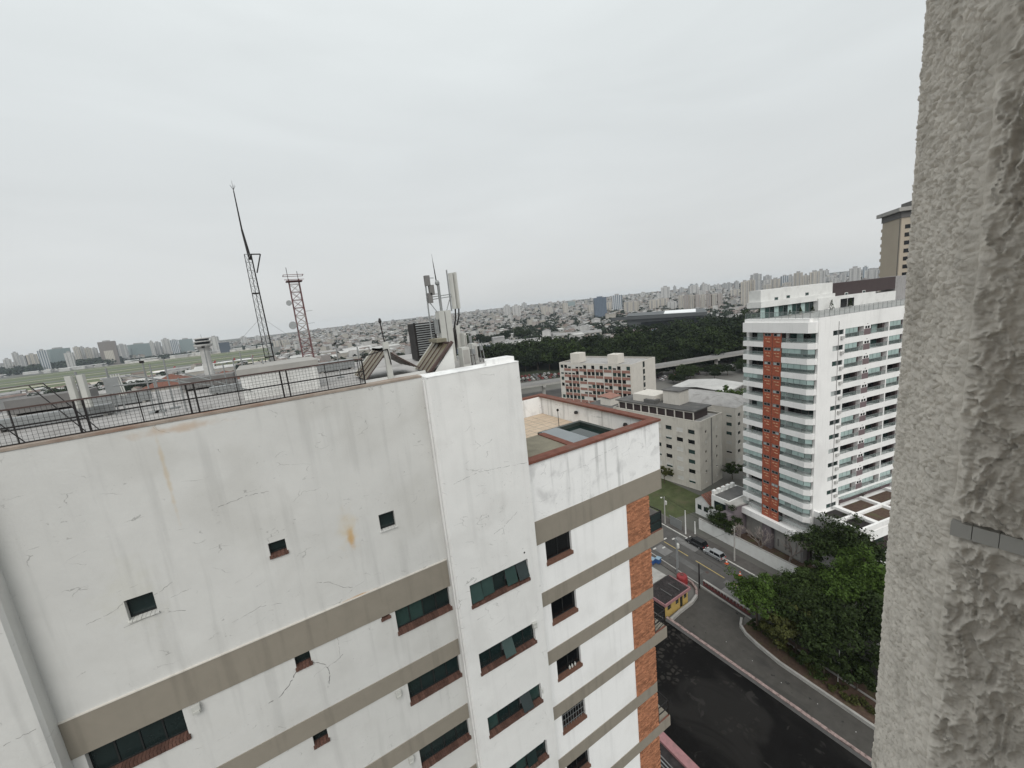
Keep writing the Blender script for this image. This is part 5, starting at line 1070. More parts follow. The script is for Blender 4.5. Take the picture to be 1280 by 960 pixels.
# ------------------------------------------------------------------ cars
def make_car(name, label, paint, suv=False, group=None):
    t = thing(name, label, 'car', group=group)
    L_, Wd = (4.6, 1.85) if suv else (4.2, 1.72); h0 = .28; hb = .95 if suv else .88; ht_ = 1.68 if suv else 1.46
    prof = [(-L_/2,.42),(-L_/2+.02,.75),(-L_/2+.25,hb),(L_/2-1.25,hb),(L_/2-.35,hb-.14),(L_/2-.05,.66),(L_/2,.42),(L_/2-.12,h0),(-L_/2+.12,h0)]
    s = MB(); secs = [(-Wd/2,.9,.06),(-Wd/2+.08,1,0),(Wd/2-.08,1,0),(Wd/2,.9,.06)]; n = len(prof)
    for y, sc, dz in secs: s.v += [(x*(1-.02*(1-sc)*10), y, z*(1-.0)+(-dz if z > .8 else 0)) for x, z in prof]
    for k in range(3):
        for i in range(n): j = (i+1) % n; s.f.append((k*n+i, k*n+j, (k+1)*n+j, (k+1)*n+i)); s.m.append(0)
    s.f += [tuple(range(n-1,-1,-1)), tuple(3*n+i for i in range(n))]; s.m += [0, 0]
    body = s.build('body', paint, t)
    x0, x1, x2, x3 = (-L_/2+.12, -L_/2+.5, .45, L_/2-1.25); w0, w1 = Wd/2-.08, Wd/2-.24
    c = MB(); P = [(x0,-w0,hb),(x3,-w0,hb),(x3,w0,hb),(x0,w0,hb)]; Q = [(x1,-w1,ht_-.06),(x2,-w1,ht_-.06),(x2,w1,ht_-.06),(x1,w1,ht_-.06)]
    for i in range(4): j = (i+1) % 4; c.poly([P[i],P[j],Q[j],Q[i]])
    c.build('cabin_glass', 'glass_black', t); MB().prism([(x1-.04,-w1-.02),(x2+.05,-w1-.02),(x2+.05,w1+.02),(x1-.04,w1+.02)], ht_-.06, ht_).build('roof', paint, t)
    p = MB()
    for sy in (-1, 1):
        for (a, b) in ((0,0),(1,1)): p.bar((P[0 if a == 0 else 1][0],sy*w0,hb),(Q[0 if a == 0 else 1][0],sy*w1,ht_-.03), .07)
        p.bar((-.35,sy*w0,hb),(-.35,sy*w1,ht_-.03), .06)
    p.build('pillar', paint, t)
    for sx in (-1.32, 1.3):
        for sy in (-1, 1):
            w = obj('wheel', None, t, (sx, sy*(Wd/2-.1), .32)); MB().tube((0,-.1,0),(0,.1,0), .32, n=14).build('tyre', 'tyre', w); MB().tube((0,-.11,0),(0,.11,0), .19, n=10).build('rim', 'rim', w)
    for sy in (-.6, .6): MB().box(L_/2-.14, L_/2-.0, sy-.2, sy+.2, .58, .74).build('headlight', 'lamp_white', t); MB().box(-L_/2-.01, -L_/2+.1, sy-.14, sy+.14, .62, .84).build('tail_lamp', 'lamp_red', t)
    MB().box(-L_/2-.015, -L_/2+.04, -.24, .24, .48, .6).build('plate', 'lamp_white', t)
    for sy in (-1, 1): MB().box(.55, .75, sy*(Wd/2)-.05, sy*(Wd/2)+.12*sy+.05, hb, hb+.15).build('mirror', paint, t)
    return t
cb = make_car('parked_car', 'black hatchback parked beside the white garden wall', 'car_black', True); cb.location = (72.4+.25, 51.3, .016); cb.rotation_euler = (0,0,rad(95-10))
cs = make_car('parked_car', 'silver hatchback parked behind the black car', 'car_silver'); cs.location = (71.85, 46.6, .016); cs.rotation_euler = (0,0,rad(85))
far_cars = [make_car('parked_car', 'distant %s car parked on the ground below the viaduct' % c, 'car_'+c, group='distant %s cars' % c) for c in ('white','silver','red','black')]
first = [True]*4
for i in range(58):
    k = R_.choice([0,0,1,2,3]); r, q = divmod(i, 12); x = 158+q*3.0+r*4+R_.uniform(-.4,.4); y = 262-q*1.2+r*9
    if i >= 34: x = 205+(i-34)*4.4; y = float(np.interp(x, [p[0] for p in vp], [p[1] for p in vp]))-9+R_.uniform(-.5,.5)+(7 if i % 3 else 0)
    o = far_cars[k] if first[k] else dup(far_cars[k]); first[k] = False
    o.location = (x, y, .0); o.rotation_euler = (0,0,rad(70+R_.uniform(-4,4)))

# ------------------------------------------------------------------ trees
def crown_mesh(name, seed, rx, rz, clumps, per, leaf, m, squash=.75, low=.0):
    g = np.random.default_rng(seed)
    d = g.normal(size=(clumps,3)); d /= np.linalg.norm(d,axis=1)[:,None]; d[:,2] = np.abs(d[:,2])*(1-low)+d[:,2]*low
    rad_ = (g.random(clumps)**.45)*(1+.22*np.sin(3*np.arctan2(d[:,1],d[:,0])+seed)+.14*np.sin(5*np.arctan2(d[:,1],d[:,0])+2*seed))
    cc = d*rad_[:,None]*np.array([rx,rx,rz]); cs_ = rx*g.uniform(.10,.30,clumps)
    k = np.repeat(np.arange(clumps), per); o = g.normal(size=(len(k),3)); o /= np.linalg.norm(o,axis=1)[:,None]
    p = cc[k]+o*(g.random(len(k))**.4*cs_[k])[:,None]*np.array([1.15,1.15,squash])
    nrm = o*.8+g.normal(size=o.shape)*.5+np.array([0,0,.55]); nrm /= np.linalg.norm(nrm,axis=1)[:,None]
    a = np.cross(nrm, g.normal(size=nrm.shape)); a /= np.linalg.norm(a,axis=1)[:,None]; b = np.cross(nrm, a)
    s = leaf*(g.uniform(.45,1.5,len(k))*g.uniform(.75,1.3,clumps)[k])[:,None]
    q = np.stack([p-a*s*.9, p-b*s*.5, p+a*s*.9, p+b*s*.5], 1).reshape(-1,3)
    me = bpy.data.meshes.new(name); nq = len(k)
    me.vertices.add(len(q)); me.vertices.foreach_set('co', q.astype(np.float32).ravel()); me.loops.add(nq*4); me.loops.foreach_set('vertex_index', np.arange(nq*4, dtype=np.int32))
    me.polygons.add(nq); me.polygons.foreach_set('loop_start', (np.arange(nq)*4).astype(np.int32)); me.polygons.foreach_set('loop_total', np.full(nq,4,np.int32)); me.update(calc_edges=True); me.materials.append(MATS[m])
    return me, cc
def tree(label, x, y, h, rx, rz, m, seed, clumps=70, per=110, leaf=.2, group=None, low=.35, bark='bark', name='tree'):
    t = thing(name, label, 'tree', (x, y, .01), group=group)
    me, cc = crown_mesh('crown', seed, rx, rz, clumps, per, leaf, m, low=low); obj('crown', me, t, (0,0,h-rz))
    s = MB(); rr = max(.12, rx*.05); g = random.Random(seed); fork = (g.uniform(-.2,.2)*rx*.3, g.uniform(-.2,.2)*rx*.3, h-rz*1.75)
    s.tube((0,0,0), fork, rr, rr*.7, 8)
    for i in range(7):
        c = cc[g.randrange(len(cc))]*.8; mid = ((fork[0]+c[0])/2+g.uniform(-.3,.3), (fork[1]+c[1])/2, (fork[2]+c[2]+h-rz)/2-.2); s.tube(fork, mid, rr*.5, rr*.35, 6); s.tube(mid, (c[0],c[1],c[2]+h-rz), rr*.35, rr*.1, 5)
    s.build('trunk', bark, t); return t
tree('light green feathery tree overhanging the street balustrade', 59.6, 31.4, 9.2, 3.9, 3.0, 'leaf_bright', 3, 80, 130, .17)
tree('olive shrub-like tree hanging over the ramp kerb', 57.9, 27.4, 6.2, 2.4, 2.3, 'leaf_olive', 4, 60, 130, .16, low=.85)
tree('dark round tree between the light green tree and the street', 64.2, 27.6, 9.4, 4.6, 3.3, 'leaf_mid', 5, 80, 120, .19)
tree('bright green tree against the stucco pier', 70.8, 21.8, 12.5, 5.4, 4.3, 'leaf_bright', 6, 100, 130, .2)
tree('large dark tree in front of the planted deck', 79.4, 27.8, 13.2, 6.0, 4.3, 'leaf_dark', 7, 110, 140, .22)
tree('small dark tree at the end of the white garden wall', 70.6, 31.0, 6.0, 2.1, 2.0, 'leaf_mid', 8, 40, 110, .16)
tree('dense dark tree shading the flagpoles', 60.6, 22.2, 10.2, 5.0, 3.8, 'leaf_dark', 9, 100, 130, .2)
tree('dark spreading tree behind the flagpoles', 65.6, 17.4, 10.5, 5.6, 3.9, 'leaf_dark', 10, 100, 130, .21)
tree('olive tinged tree over the middle of the ramp kerb', 59.4, 25.6, 8.0, 3.6, 2.8, 'leaf_olive', 12, 70, 120, .18, low=.5)
tree('mid green tree tucked under the bright green one', 68.8, 26.2, 9.4, 4.4, 3.4, 'leaf_mid', 13, 80, 120, .19)
tree('low dark tree close to the stucco pier', 61.4, 12.4, 8.4, 4.6, 3.4, 'leaf_dark', 14, 80, 120, .2)
tree('dark low tree leaning over the ramp kerb by the flagpoles', 58.2, 21.6, 6.6, 3.0, 2.6, 'leaf_dark', 31, 60, 120, .17, low=.8)
tree('deep green bush-like tree under the dense dark tree', 59.2, 18.2, 5.8, 2.6, 2.4, 'leaf_dark', 32, 60, 110, .17, low=.8)
tree('mid green tree beside the street opposite the garden wall', 62.6, 24.6, 9.0, 4.2, 3.6, 'leaf_mid', 33, 80, 120, .19, low=.6)
tree('far dark tree filling the garden by the pier', 72, 13, 11, 5.4, 4.0, 'leaf_dark', 15, 80, 120, .22)
tree('dark bushy tree behind the white garden wall', 79.6, 49.2, 7.2, 3.3, 3.2, 'leaf_dark', 16, 70, 120, .18, low=.6)
tree('small yellowish tree at the front of the beige block', 92.6, 75.5, 5.6, 2.2, 2.0, 'leaf_olive', 17, 30, 70, .2, low=.6)
tree('young green tree behind the court by the paler block', 150, 92, 16, 7, 4, 'leaf_bright', 18, 60, 100, .4)
tree('dark tree in the gap between the beige blocks', 108, 64.2, 5.5, 2.6, 2.3, 'leaf_mid', 19, 40, 90, .2, low=.6)
def bare_tree(label, x, y, h, seed):
    t = thing('bare_tree', label, 'tree', (x, y, .01)); g = random.Random(seed); s = MB()
    def grow(p, d, l, r, dep):
        e = p+d*l; s.tube(p, e, r, r*.68, 6 if dep < 3 else 4, caps=False)
        if dep >= 6: return
        for i in range(3 if dep in (1,3) else 2):
            nd = (d+Vector((g.uniform(-.75,.75), g.uniform(-.75,.75), g.uniform(-.15,.45)))).normalized(); grow(e, nd, l*g.uniform(.62,.85), r*.66, dep+1)
    grow(Vector((0,0,0)), Vector((0,0,1)), h*.27, .26, 0); s.build('branches', 'bark_pale', t)
bare_tree('leafless grey tree in front of the tower podium', 77.6, 40.4, 8.8, 4); bare_tree('smaller leafless tree beside the podium slits', 78.6, 35.4, 7.4, 9); bare_tree('thin leafless tree near the plum wall', 78.6, 44.6, 6.0, 21)
def bush(x, y, z, r, m, seed, label, group):
    me, _ = crown_mesh('foliage', seed, r, r*.8, 14, 60, .12, m, low=.5); t = thing('shrub', label, 'shrub', (x, y, z), group=group); obj('foliage', me, t, (0,0,r*.6)); MB().tube((0,0,0),(0,0,r*.6), .04).build('stem', 'bark', t)
for i in range(9): bush(57.0+R_.uniform(-.5,.8), 14.2+i*.85, .014, R_.uniform(.5,.75), 'leaf_olive', 60+i, 'low strappy hedge shrub along the ramp kerb', 'hedge shrubs by the ramp')
bush(14.9, 14.4, 47.71, .45, 'leaf_bright', 80, 'small green plant in the terrace corner', 'terrace plants')
for i in range(13): bush(57.3+.19*(i if i < 10 else 10)+R_.uniform(-.2,.5), 21.6+i*.86, .014, R_.uniform(.7,1.15), R_.choice(['leaf_dark','leaf_mid','leaf_olive']), 140+i, 'dark rounded shrub under the trees along the ramp kerb', 'shrubs under the ramp trees')
tree('slender mid green tree beside the street kerb by the balustrade end', 63.0, 31.6, 6.8, 2.3, 2.3, 'leaf_mid', 41, 50, 100, .16, low=.6)
tree('loose dark tree between the garden wall and the bright green tree', 73.2, 27.4, 8.0, 3.0, 2.8, 'leaf_dark', 42, 50, 110, .19, low=.5)
# park trees: a few crowns, copied one by one
protos = []
for i, (m, rx, rz) in enumerate((('leaf_park',8,6),('leaf_park',9.5,7),('leaf_park',7,6.5),('leaf_mid',8,6),('leaf_dark',10,7))):
    t = thing('park_tree', 'broad dark tree in the park belt behind the viaduct', 'tree', group='park trees behind the viaduct'); me, cc = crown_mesh('crown', 100+i, rx, rz, 110, 34, .7, m, low=.7); obj('crown', me, t, (0,0,10.5-rz*.2)); MB().tube((0,0,0),(0,0,10), .5, .3, 7).build('trunk', 'bark', t); protos.append(t)
used = set(); cnt = 0
def put_tree(x, y, sc, where=None):
    k = R_.randrange(5); o = protos[k] if k not in used else dup(protos[k]); used.add(k)
    tone = ['dark','broad dark','dense dark','mid green','very dark'][k]; size = 'small' if sc < .5 else ('tall' if sc > 1.05 else 'medium')
    where = where or ('below the charcoal hall' if x > 400 else 'around the blue-ended office' if x > 335 else 'behind the red spandrel block' if x > 245 else 'between the car park and the sheds')
    o['label'] = '%s %s tree %s' % (size, tone, where); o['group'] = o['label']+'s'
    o.location = (x, y, float(gz(x,y))); o.scale = (sc, sc, sc*R_.uniform(.85,1.1)); o.rotation_euler = (0,0,R_.uniform(0,6.28))
spots = []
for _ in range(9000):
    a = R_.uniform(25, 66); r = R_.uniform(275, 520)
    x, y = r*math.sin(rad(a)), r*math.cos(rad(a))
    # keep viaduct corridor, car park, office and sheds clear
    vy = np.interp(x, [p[0] for p in vp], [p[1] for p in vp])
    if y < vy+14 or (150 < x < 205 and y < 292): continue
    if r > (432 if a < 50 else 520): continue
    if 345 < x < 400 and 285 < y < 345: continue
    if all((x-p[0])**2+(y-p[1])**2 > 11.5**2 for p in spots): spots.append((x, y))
    if len(spots) > 255: break
for x, y in spots: put_tree(x, y, R_.uniform(.7,1.1) if math.hypot(x,y) < 330 else R_.choice([R_.uniform(.9,1.2),R_.uniform(1.2,1.65)]))
for x, y in ((240,560),(262,570),(285,560),(300,575),(320,585),(345,600),(370,590),(275,610),(310,620),(395,610),(120,300),(95,310),(150,315),(40,300),(60,320),(30,280)): put_tree(x, y, R_.uniform(1.1, 1.5), 'among the sheds and houses' if x > 200 else 'short of the airfield hangars')
for i in range(60):      # young palms and street trees under the viaduct
    x = R_.uniform(205, 300); y = np.interp(x, [p[0] for p in vp], [p[1] for p in vp])+R_.choice([R_.uniform(-30,-14),R_.uniform(3,14)]); put_tree(float(x), float(y), R_.uniform(.3,.6), 'beside the monorail viaduct')
for x, y in ((-225,640),(-205,650),(-240,655),(-180,640),(-150,660),(-135,650),(-260,630),(-280,650),(-100,640),(-215,665)): put_tree(x, y, R_.uniform(.9,1.3), 'in the hedge line short of the apron')
for x, y, s_ in ((-22,95,.75),(-30,110,.8),(-12,120,.8),(14,110,.75),(20,120,.8),(5,60+30,.7)): put_tree(x, y, s_, 'just past the main roof edge')

# ------------------------------------------------------------------ airfield
sheet('airfield', [(-1600,950),(-10,950),(60,2150),(-1600,2150)], .25, 'airfield_grass')
for y0, y1, m, nm in ((950,1080,'taxiway','apron'),(1190,1225,'taxiway','taxiway'),(1290,1345,'runway','runway'),(1480,1500,'taxiway','taxiway'),(1600,1655,'runway','runway'),(1900,1920,'taxiway','taxiway'),(2060,2150,'taxiway','apron')): sheet(nm, [(-1600,y0+60),(-10+.058*(y0-950),y0-20),(-10+.058*(y1-950),y1-20),(-1600,y1+60)], .55, m)
def plane(x, y, rz, label, group):
    t = thing('airliner', label, 'aircraft', (x, y, .55), rz, group=group)
    s = MB(); s.lathe([(.2,-19),(1.3,-17),(1.95,-13),(1.95,10),(1.2,16),(.3,19)], 12); b = s.build('fuselage', 'plane_white', t, (0,0,4)); b.rotation_euler = (0, rad(90), 0); smooth(b)
    for sy in (-1, 1): MB().poly([(-3,sy*1.5,3.4),(3,sy*1.5,3.4),(6,sy*17,4.6),(4,sy*17,4.6)]).poly([(-3,sy*1.5,3.2),(4,sy*17,4.5),(6,sy*17,4.5),(3,sy*1.5,3.2)]).build('wing', 'plane_white', t); e = MB().lathe([(.7,0),(1,.6),(1,2.6),(.6,3.6)], 10).build('engine', 'metal_grey', t, (-1.5,sy*5.5,2.2)); e.rotation_euler = (0, rad(90), 0)
    for sy in (-1, 1): MB().poly([(14,sy*.6,4.6),(17.5,sy*.6,4.6),(18.8,sy*6,5),(17.2,sy*6,5)]).build('tailplane', 'plane_white', t)
    MB().poly([(12.5,.1,5.6),(17.5,.1,5.4),(19.5,.1,11),(17,.1,11)]).poly([(12.5,-.1,5.6),(17,-.1,11),(19.5,-.1,11),(17.5,-.1,5.4)]).build('fin', 'car_red', t)
    for px, py in ((-13,0),(1,-2.5),(1,2.5)): MB().tube((px,py,0),(px,py,2.4), .45, n=8).build('gear', 'tyre', t)
for x, y in ((-225,1010),(-185,1060),(-120,1095),(-85,1110),(-50,1120)): plane(x, y, rad(R_.uniform(-12,12)), 'white airliner parked on the airport apron', 'parked airliners')
t = thing('control_tower', 'pale airport control tower with wide dark-windowed cab', 'tower', (-53, 498, 0))
MB().lathe([(5.0,0),(4.2,20),(3.8,46),(5.2,50)], 12).build('shaft', 'house_white', t); MB().lathe([(7.2,50.02),(7.8,51.5),(7.8,52.4)], 12).build('gallery', 'house_white', t); MB().lathe([(6.0,52.42),(6.6,54.8)], 12).build('cab_glass', 'glass_black', t); MB().lathe([(7.6,54.82),(7.6,55.8)], 12).build('mid_roof', 'house_white', t); MB().lathe([(5.4,55.82),(5.9,57.6)], 12).build('cab_glass', 'glass_black', t); MB().lathe([(6.6,57.62),(6.6,58.3),(2,58.9)], 12).build('roof', 'house_white', t); MB().tube((0,0,58.9),(0,0,62), .12).build('aerial', 'metal_black', t)
for i in range(22):
    x, y = R_.uniform(-420, 240), R_.uniform(560, 920); w, d, h = R_.uniform(24,70), R_.uniform(16,30), R_.uniform(7,15)
    t = thing('hangar', 'low pale hangar along the near edge of the airfield', 'hangar', (x, y, 0), rad(R_.uniform(-15,15)), group='airfield hangars'); MB().box(0, w, 0, d, 0, h).build('wall', R_.choice(['house_white','house_grey','house_cream']), t)
    s = MB(); s.poly([(-.5,-.5,h),(w+.5,-.5,h),(w+.5,d/2,h+3),(-.5,d/2,h+3)]).poly([(-.5,d+.5,h),(-.5,d/2,h+3),(w+.5,d/2,h+3),(w+.5,d+.5,h)]); s.build('roof', R_.choice(['house_white','house_roof_grey','house_white','fibre_roof']), t); MB().box(w*.2, w*.8, -.1, -.02, 0, h*.75).build('door', 'house_grey', t)

# ------------------------------------------------------------------ far city
FARB = [ (790,836,31.7,4.5,57.7,'blue'),(1001,979,30.3,12.0,53.6,'stripe'),(1053,1068,24.6,15.0,29.3,'cream'),(921,845,35.5,7.5,34.5,'cream'),(1492,1177,35.1,27.0,54.3,'white'),(1000,831,26.8,9.0,30.6,'cream'),(1054,843,27.5,10.5,30.6,'cream'),(991,762,23.0,7.5,23.3,'white'),(925,683,11.3,4.5,41.1,'cream'),(933,672,11.2,4.5,40.4,'pink'),(940,662,11.1,4.5,39.7,'cream'),(948,651,11.0,4.5,39.0,'pink'),(955,641,10.9,4.5,38.3,'cream'),(962,630,10.8,4.5,37.6,'pink'),(969,620,10.7,4.5,37.0,'cream'),(975,609,10.6,4.5,36.3,'pink'),(1803,1261,38.8,36.0,42.5,'white'),(1832,1218,37.9,36.0,40.2,'white'),(1693,1064,18.4,30.0,14.7,'grey'),(1800,1082,25.2,33.0,38.0,'grey'),(1380,809,26.1,18.0,25.9,'cream'),(959,539,15.9,3.0,60.1,'cream'),(983,537,14.4,3.6,61.6,'cream'),(1278,685,28.7,13.5,69.7,'grey'),(1513,774,21.2,21.0,43.9,'white'),(1525,752,25.4,21.0,43.4,'cream'),(1581,750,20.9,22.5,49.9,'stripe'),(1634,755,16.5,24.0,46.5,'white'),(1369,612,19.3,15.0,59.7,'cream'),(1560,675,15.1,21.0,45.8,'cream'),(1384,577,22.4,15.0,56.9,'cream'),(1764,706,16.2,27.0,25.9,'grey'),(1819,702,23.3,28.5,27.0,'white'),(1783,657,22.2,27.0,30.3,'grey'),(1511,526,25.3,18.0,53.5,'white'),(1618,521,29.6,21.0,41.1,'white'),(1434,441,14.3,15.0,43.5,'grey'),(919,1548,24.3,24.0,49.5,'white'),(900,1442,32.7,21.0,47.7,'white'),(877,1217,20.1,15.0,39.0,'cream'),(893,1206,20.1,15.0,34.1,'cream'),(938,1171,17.0,15.0,42.5,'cream'),(940,1038,18.2,12.0,31.3,'cream'),(1400,1697,37.3,36.0,27.7,'teal'),(1960,1709,27.2,48.0,24.8,'white'),(1843,1377,19.0,39.0,12.7,'grey'),(1775,1616,25.4,42.0,13.3,'white'),(1420,2178,30.0,48.0,37.5,'grey'),(1245,2283,30.0,47.4,19.3,'grey'),(-810,2206,19.7,7.0,57.7,'white'),(-806,2261,15.0,8.8,76.7,'white'),(-776,2218,18.6,7.0,63.8,'grey'),(-753,2226,26.7,7.0,66.2,'cream'),(-711,2187,23.0,5.2,78.4,'stripe'),(-702,2295,58.2,8.8,76.5,'teal'),(-635,2158,22.0,3.5,61.5,'white'),(-640,2261,17.1,7.0,77.0,'cream'),(-639,2313,13.2,8.8,73.8,'grey'),(-611,2269,17.5,7.0,69.8,'cream'),(-606,2322,15.9,8.8,65.8,'white'),(-531,2187,48.4,3.5,89.7,'box'),(-526,2342,31.6,8.8,68.0,'grey'),(-482,2402,67.4,10.5,62.9,'teal'),(-422,2312,12.8,7.0,70.6,'white'),(-421,2414,21.7,10.5,61.9,'grey'),(-383,2369,27.1,8.8,73.9,'white'),(-347,2324,27.1,7.0,67.9,'stripe'),(-320,2429,49.4,10.5,63.7,'teal'),(-186,2142,27.3,0.0,70.1,'white'),(-152,2094,35.4,0.0,42.6,'navy'),(36,1900,24.9,3.5,24.2,'cream'),(64,1899,25.4,6.4,21.0,'cream'),(-99,2598,28.2,15.8,42.1,'white'),(-37,2700,26.5,19.2,35.2,'white'),(378,2572,34.3,38.1,13.3,'white'),(551,2336,29.5,35.3,15.6,'white') ]
NAMES = {'blue':'dark blue glass tower','stripe':'grey tower with pale vertical stripes','cream':'cream apartment tower','white':'white apartment tower','grey':'grey apartment tower','pink':'pinkish apartment tower','teal':'wide teal glass office block','box':'big brown box-shaped hotel with pale centre','navy':'squat navy glass block'}
for _ in range(34):
    a = R_.uniform(52, 73); r = R_.uniform(1400, 2700); x, y = r*math.sin(rad(a)), r*math.cos(rad(a)); FARB.append((round(x), round(y), R_.uniform(14,26), float(gz(x,y)), R_.uniform(26,58)*(1 if r < 2000 else .75), R_.choice(['white','cream','grey','white','stripe'])))
for (x, y, w, zb, h, st_) in FARB:
    left = x < 100 and y > 1500; far = math.hypot(x, y) > 1900
    where = 'beyond the airfield' if left else ('on the far hillside' if far else 'in the city beyond the trees')
    one = st_ in ('blue','box','navy')
    t = thing('tower_block', ('tall ' if h > 55 else 'low ' if h < 28 else '')+('slim ' if w < 18 else 'broad ' if w > 30 else '')+NAMES[st_]+' '+where, 'building', (x, y, zb-3), -math.atan2(x, y)+rad(R_.uniform(-14,14)), group=None if one else 'far tower blocks')
    dpt = w*R_.uniform(.7,1.1); h += 3; n = R_.choice([0,1,2]) if w > 16 else 0
    s = MB(); s.box(-w/2, w/2, -dpt/2, dpt/2, 0, h); s.build('body', 'far_'+st_, t)
    if st_ in ('cream','white','grey','pink'):
        for q in (-.28, .22): MB().box(w*q, w*(q+.12), -dpt/2-.9, -dpt/2-.01, 2, h-1.5).build('balcony_stack', 'house_grey' if st_ != 'grey' else 'house_white', t)
    MB().box(-w*.22, w*.2, -dpt*.25, dpt*.25, h+.01, h+R_.uniform(3,6)).build('roof_plant', 'house_grey' if st_ != 'blue' else 'far_blue', t)
    if st_ == 'box': MB().box(-w*.27, w*.27, -dpt/2-.8, -dpt/2-.02, 8, h*.62).build('centre_bay', 'far_cream', t)
# houses: the nearest as things of their own, the rest as one mass
def clear_of(x, y):
    r = math.hypot(x, y); a = math.degrees(math.atan2(x, y))
    if -1700 < x < 12+.058*(y-950) and 940 < y < 2170: return False
    if r < 560 and a > 24: return False
    if 480 < x < 660 and 360 < y < 520: return False
    return True
WM = ['house_white','house_grey','house_cream','house_pink']; WL = {'house_white':'white','house_grey':'grey','house_cream':'cream','house_pink':'pinkish'}; RM = ['house_roof','house_roof_grey','house_roof']
cand = []
for _ in range(60000):
    r = math.sqrt(R_.uniform(380**2, 3700**2)); a = R_.uniform(-28, 82); x, y = r*math.sin(rad(a)), r*math.cos(rad(a))
    if clear_of(x, y): cand.append((r, x, y))
seen = set(); keep = []
for r, x, y in cand:
    c = (int(x//13), int(y//13))
    if c in seen: continue
    seen.add(c); keep.append((r, c[0]*13+R_.uniform(3,10), c[1]*13+R_.uniform(3,10)))
keep.sort(); keep = keep[:24000]
def house(mb, x, y, z, w, d, h, rz, wm, rm, flat):
    c, s = math.cos(rz), math.sin(rz); T = lambda p: (x+p[0]*c-p[1]*s, y+p[0]*s+p[1]*c, z+p[2])
    b = [(-w/2,-d/2),(w/2,-d/2),(w/2,d/2),(-w/2,d/2)]
    for i in range(4): j = (i+1) % 4; mb.poly([T((*b[i],-4)),T((*b[j],-4)),T((*b[j],h)),T((*b[i],h))], wm)
    if flat: mb.poly([T((*q,h)) for q in b], rm)
    else:
        e = .5; R1, R2 = (-w/2-e,0,h+1.9), (w/2+e,0,h+1.9); mb.poly([T((-w/2-e,-d/2-e,h-.1)),T((w/2+e,-d/2-e,h-.1)),T(R2),T(R1)], rm); mb.poly([T((w/2+e,d/2+e,h-.1)),T((-w/2-e,d/2+e,h-.1)),T(R1),T(R2)], rm); mb.poly([T((w/2,-d/2,h)),T((w/2,d/2,h)),T((w/2,0,h+1.8))], wm); mb.poly([T((-w/2,d/2,h)),T((-w/2,-d/2,h)),T((-w/2,0,h+1.8))], wm)
near = [k for k in keep if k[0] < 1100]; R_.shuffle(near); near = sorted(near[:290])
hp = {}
for r, x, y in near:
    wm = R_.choice(WM); rm = R_.choice(RM); flat = R_.random() < .35; ky = (wm, rm, flat, R_.randrange(3))
    if ky not in hp:
        m = MB(); w, d, h = R_.uniform(9,15), R_.uniform(8,12), R_.uniform(4.5,10); house(m, 0, 0, 0, w, d, h, 0, wm, rm, flat)
        for k in range(int(h//3)):
            for i in range(3): m.box(-w/2+1.2+i*w/3.4, -w/2+2.4+i*w/3.4, -d/2-.06, -d/2-.01, 1+k*3, 2.3+k*3, 'glass_dark')
        hp[ky] = m.mesh('house')
    lb = '%s house with %s in the low city past the roof edge' % (WL[wm], 'a flat roof' if flat else ('a red tiled roof' if rm == 'house_roof' else 'a grey gable roof'))
    obj('house', hp[ky], None, (x, y, float(gz(x,y))), R_.uniform(-.3,1.2), label=lb, category='house', group=lb+'s')
nset = {(a, b) for _, a, b in near}
mb = MB(); tb = []
for r, x, y in keep:
    if (x, y) in nset: continue
    if R_.random() < (.30 if r < 1300 else .2): tb.append((r, x, y)); continue
    big = R_.random() < .05
    house(mb, x, y, float(gz(x,y)), R_.uniform(8,13)*(1.5 if big else 1), R_.uniform(8,12), R_.uniform(4,9)*(2.4 if big else 1), R_.uniform(-.3,1.3), R_.choice(WM+['house_white','house_cream']), R_.choice(RM+['house_white','house_roof_grey']), R_.random() < .45)
mb.build('city_houses', None, kind='stuff', label='mass of small pale and red-roofed houses covering the far hills', category='houses')
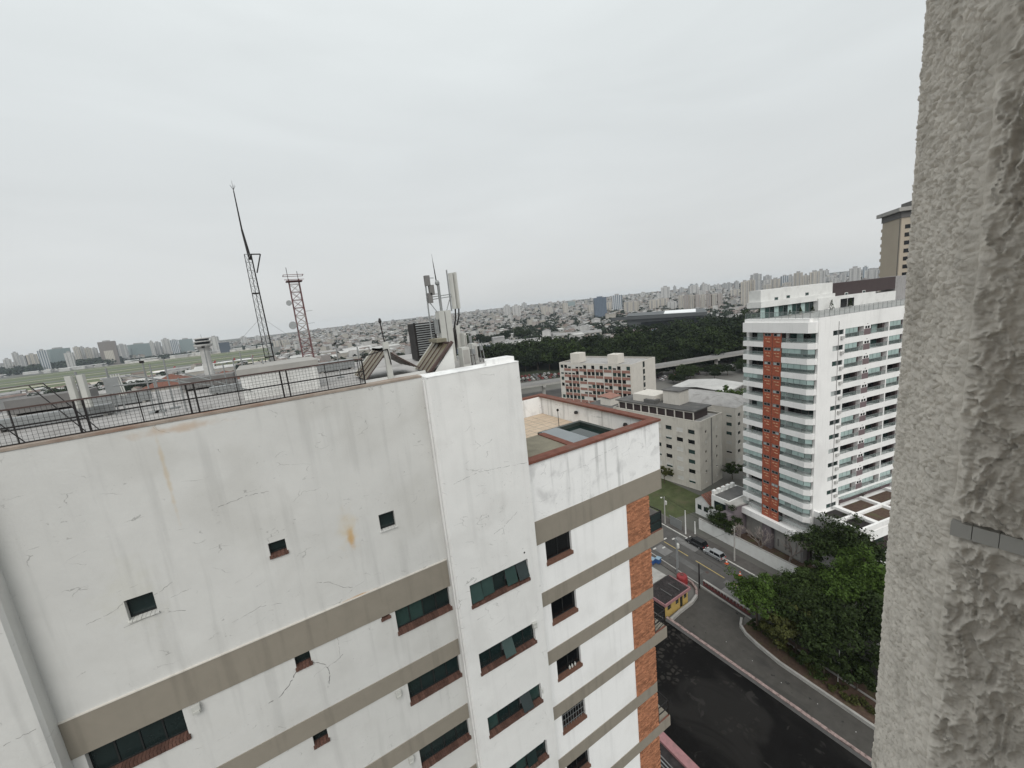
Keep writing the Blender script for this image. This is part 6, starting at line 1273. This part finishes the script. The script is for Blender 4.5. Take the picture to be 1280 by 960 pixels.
# far tree clumps
def leafmass(name, pts, per, leaf, m, label):
    g = np.random.default_rng(5); P = np.array(pts); k = np.repeat(np.arange(len(P)), per); o = g.normal(size=(len(k),3)); o /= np.linalg.norm(o,axis=1)[:,None]; rr = P[k,3]
    p = P[k,:3]+o*(g.random(len(k))**.4*rr)[:,None]*np.array([1,1,.7])+np.stack([0*rr,0*rr,rr*.75],1); nrm = o+g.normal(size=o.shape)*.4+np.array([0,0,.4]); nrm /= np.linalg.norm(nrm,axis=1)[:,None]
    a = np.cross(nrm, g.normal(size=nrm.shape)); a /= np.linalg.norm(a,axis=1)[:,None]; b = np.cross(nrm, a); s = (leaf*rr/5*g.uniform(.6,1.3,len(k)))[:,None]
    q = np.stack([p-a*s,p-b*s*.7,p+a*s,p+b*s*.7],1).reshape(-1,3); me = bpy.data.meshes.new(name); n = len(k)
    me.vertices.add(len(q)); me.vertices.foreach_set('co', q.astype(np.float32).ravel()); me.loops.add(n*4); me.loops.foreach_set('vertex_index', np.arange(n*4,dtype=np.int32)); me.polygons.add(n); me.polygons.foreach_set('loop_start',(np.arange(n)*4).astype(np.int32)); me.polygons.foreach_set('loop_total',np.full(n,4,np.int32)); me.update(calc_edges=True); me.materials.append(MATS[m]); obj(name, me, None, kind='stuff', label=label, category='trees')
tp = [(x, y, float(gz(x,y)), R_.uniform(4.5,9)) for r, x, y in tb]
for _ in range(420):
    a = R_.choice([32,34,36,44,46,58,62,64])+R_.uniform(-1.6,1.6); r = R_.uniform(640,1500); x, y = r*math.sin(rad(a)), r*math.cos(rad(a)); tp.append((x,y,float(gz(x,y)),R_.uniform(6,10)))
leafmass('city_trees', tp, 44, 1.5, 'leaf_far', 'scattered dark trees among the far city houses')
tp = []
for _ in range(900):
    x = R_.uniform(-1500, 60); y = 2160+R_.uniform(0,110)+max(0,-x-500)*.05; tp.append((x,y,float(gz(x,y)),R_.uniform(13,22) if x < -520 else R_.uniform(5,10)))
leafmass('airfield_trees', tp, 60, 1.6, 'leaf_far', 'dark tree belt along the far side of the airfield')
for i in range(46):
    x = R_.uniform(-900,60); y = R_.uniform(2090,2140); w = R_.uniform(16,46)
    MB().box(-w/2,w/2,-8,8,0,R_.uniform(6,11)).poly([(-w/2,-8.5,10.5),(w/2,-8.5,10.5),(w/2,0,12.5),(-w/2,0,12.5)]).build('hangar', R_.choice(['house_white','house_white','house_grey']), None, (x,y,.5), label='small pale hangar on the far side of the airfield', category='hangar', group='far hangars')

# ------------------------------------------------------------------ haze
hz = MB().box(-5200, 5200, -5200, 5200, -70, 135).build('haze', None if 0 else 'interior', kind='stuff', label='thin pale haze over the city', category='haze')
hm = bpy.data.materials.new('haze'); hm.use_nodes = True; N = hm.node_tree.nodes
for n in list(N):
    if n.type != 'OUTPUT_MATERIAL': N.remove(n)
pv = N.new('ShaderNodeVolumePrincipled'); pv.inputs['Color'].default_value = (.80, .90, 1, 1); pv.inputs['Density'].default_value = .00007; pv.inputs['Anisotropy'].default_value = .2
hm.node_tree.links.new(pv.outputs[0], [n for n in N if n.type == 'OUTPUT_MATERIAL'][0].inputs['Volume'])
hz.data.materials.clear(); hz.data.materials.append(hm)
